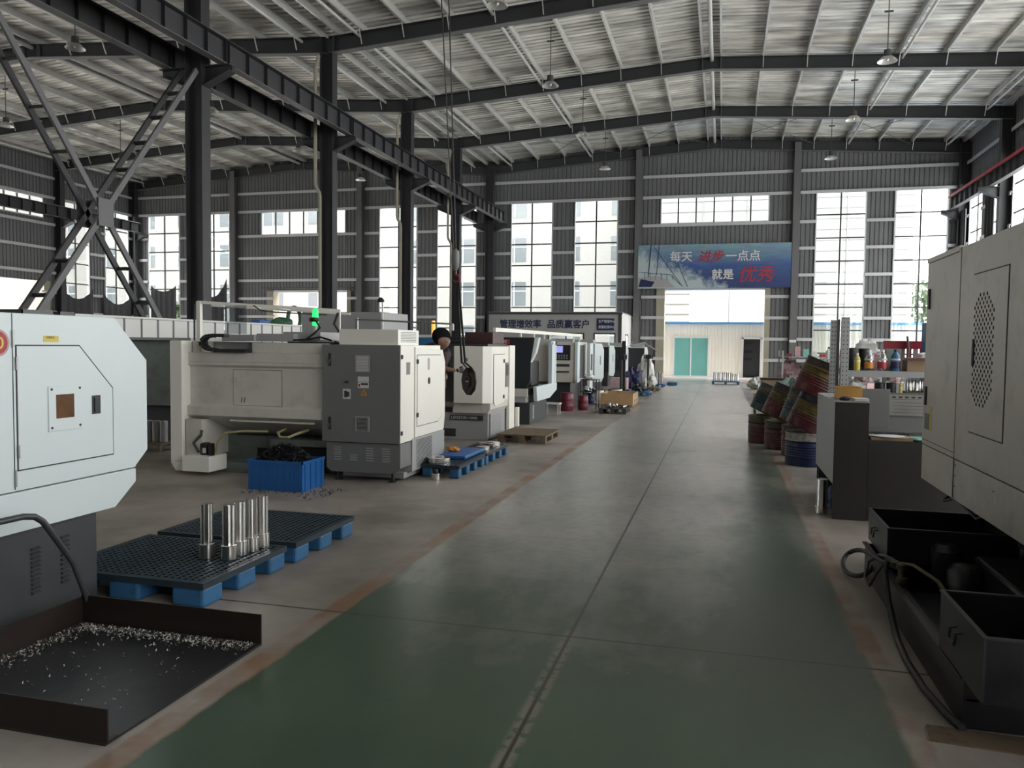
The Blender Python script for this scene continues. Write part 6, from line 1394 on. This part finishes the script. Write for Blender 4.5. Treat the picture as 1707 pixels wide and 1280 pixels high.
for z in (.9, 1.36): B(2.0, 3.6, 17.2, 17.9, z, z+.02).build('rack_shelf', 'lgray', rk3)
for x in (2.02, 3.55):
    for y in (17.22, 17.87): MB().bar((x, y, 0), (x, y, 1.4), .04).build('rack_post', 'lgray', rk3)
for i in range(9): bottle(2.12+i*.16, 17.5, 1.38, .05, .20+.05*(i % 3), ('bagw', 'bagp', 'clear', 'bagw', 'ylab')[i % 5], 'white', 'small bottle in the row on the rack behind the topmost drum')['group'] = 'bottles on the nearer rack'
for i in range(5): tag(lump((2.25+i*.28, 17.5, .921), (.13, .15, .16), 90+i, .3, 14).build('parts_bag', ('bagp', 'bagw')[i % 2], smooth=True), ('pink bag under the bottle row, left', 'white bag under the bottle row, second', 'pink bag under the bottle row, third', 'white bag under the bottle row, fourth', 'pink bag under the bottle row, right')[i], 'bag')
# curtains by the right side wall windows
for i, (y, lb) in enumerate(((40.9, 'dark curtain hanging at the right-wall window nearest the corner'), (37.0, 'dark curtain strip hanging at the right-wall column'))):
    vs = []; n = 14
    for k in range(n+1):
        yy = y-.45+.9*k/n; off = .06*math.sin(k*1.8)
        for z in (8.0, 0.0): vs.append((XR-.35+off, yy, z))
    o = MB().add(vs, [(2*k, 2*k+2, 2*k+3, 2*k+1) for k in range(n)]).build('window_curtain', 'net'); sol = o.modifiers.new('s', 'SOLIDIFY'); sol.thickness = .01; tag(o, lb, 'curtain')

# heap of small pale wrapped parts and boxes behind the leaning drums
hp = thing('low_pallet', 'low grey pallet under the heap of pale parts behind the leaning drums', 'pallet', (2.6, 23.6, 0)); B(1.75, 3.5, 23.0, 24.4, .08, .12).build('deck', 'lgray', hp)
for x in (1.85, 2.6, 3.4): B(x-.06, x+.06, 23.0, 24.4, 0, .08).build('runner', 'lgray', hp)
rnd = random.Random(21); ms = ['bagw', 'paper', 'bagg', 'steelp', 'bagw', 'card', 'white', 'bagp']
for i in range(26):
    x = 1.95+(i % 9)*.17+rnd.uniform(-.03, .03); y = 23.15+rnd.uniform(0, .9); z = .121+(i//9)*.10
    r = rnd.uniform(.07, .11); tag(lump((x, y, z), (r, r, r*1.05), 120+i, .45, 12).build('wrapped_part', ms[i % 8], smooth=True), 'small pale wrapped part in the heap behind the leaning drums', 'part', 'pale wrapped parts behind the drums')
for i in range(10):
    x = 2.0+i*.2; h = rnd.uniform(.12, .34); tag(B(x, x+.13, 20.6, 20.8, .921, .921+h).build('bench_item', ms[(i*3) % 8], bevel=.01), 'small box or bottle standing on the bench in the clutter behind the topmost drum', 'box', 'small things on the cluttered bench')
wb = thing('work_bench', 'long grey bench with small boxes in the clutter behind the topmost drum', 'bench', (3.0, 20.7, 0)); B(1.9, 4.2, 20.4, 21.0, .88, .92).build('bench_top', 'lgray', wb)
for x in (1.95, 4.15):
    for y in (20.45, 20.95): MB().bar((x, y, 0), (x, y, .88), .05).build('leg', 'lgray', wb)
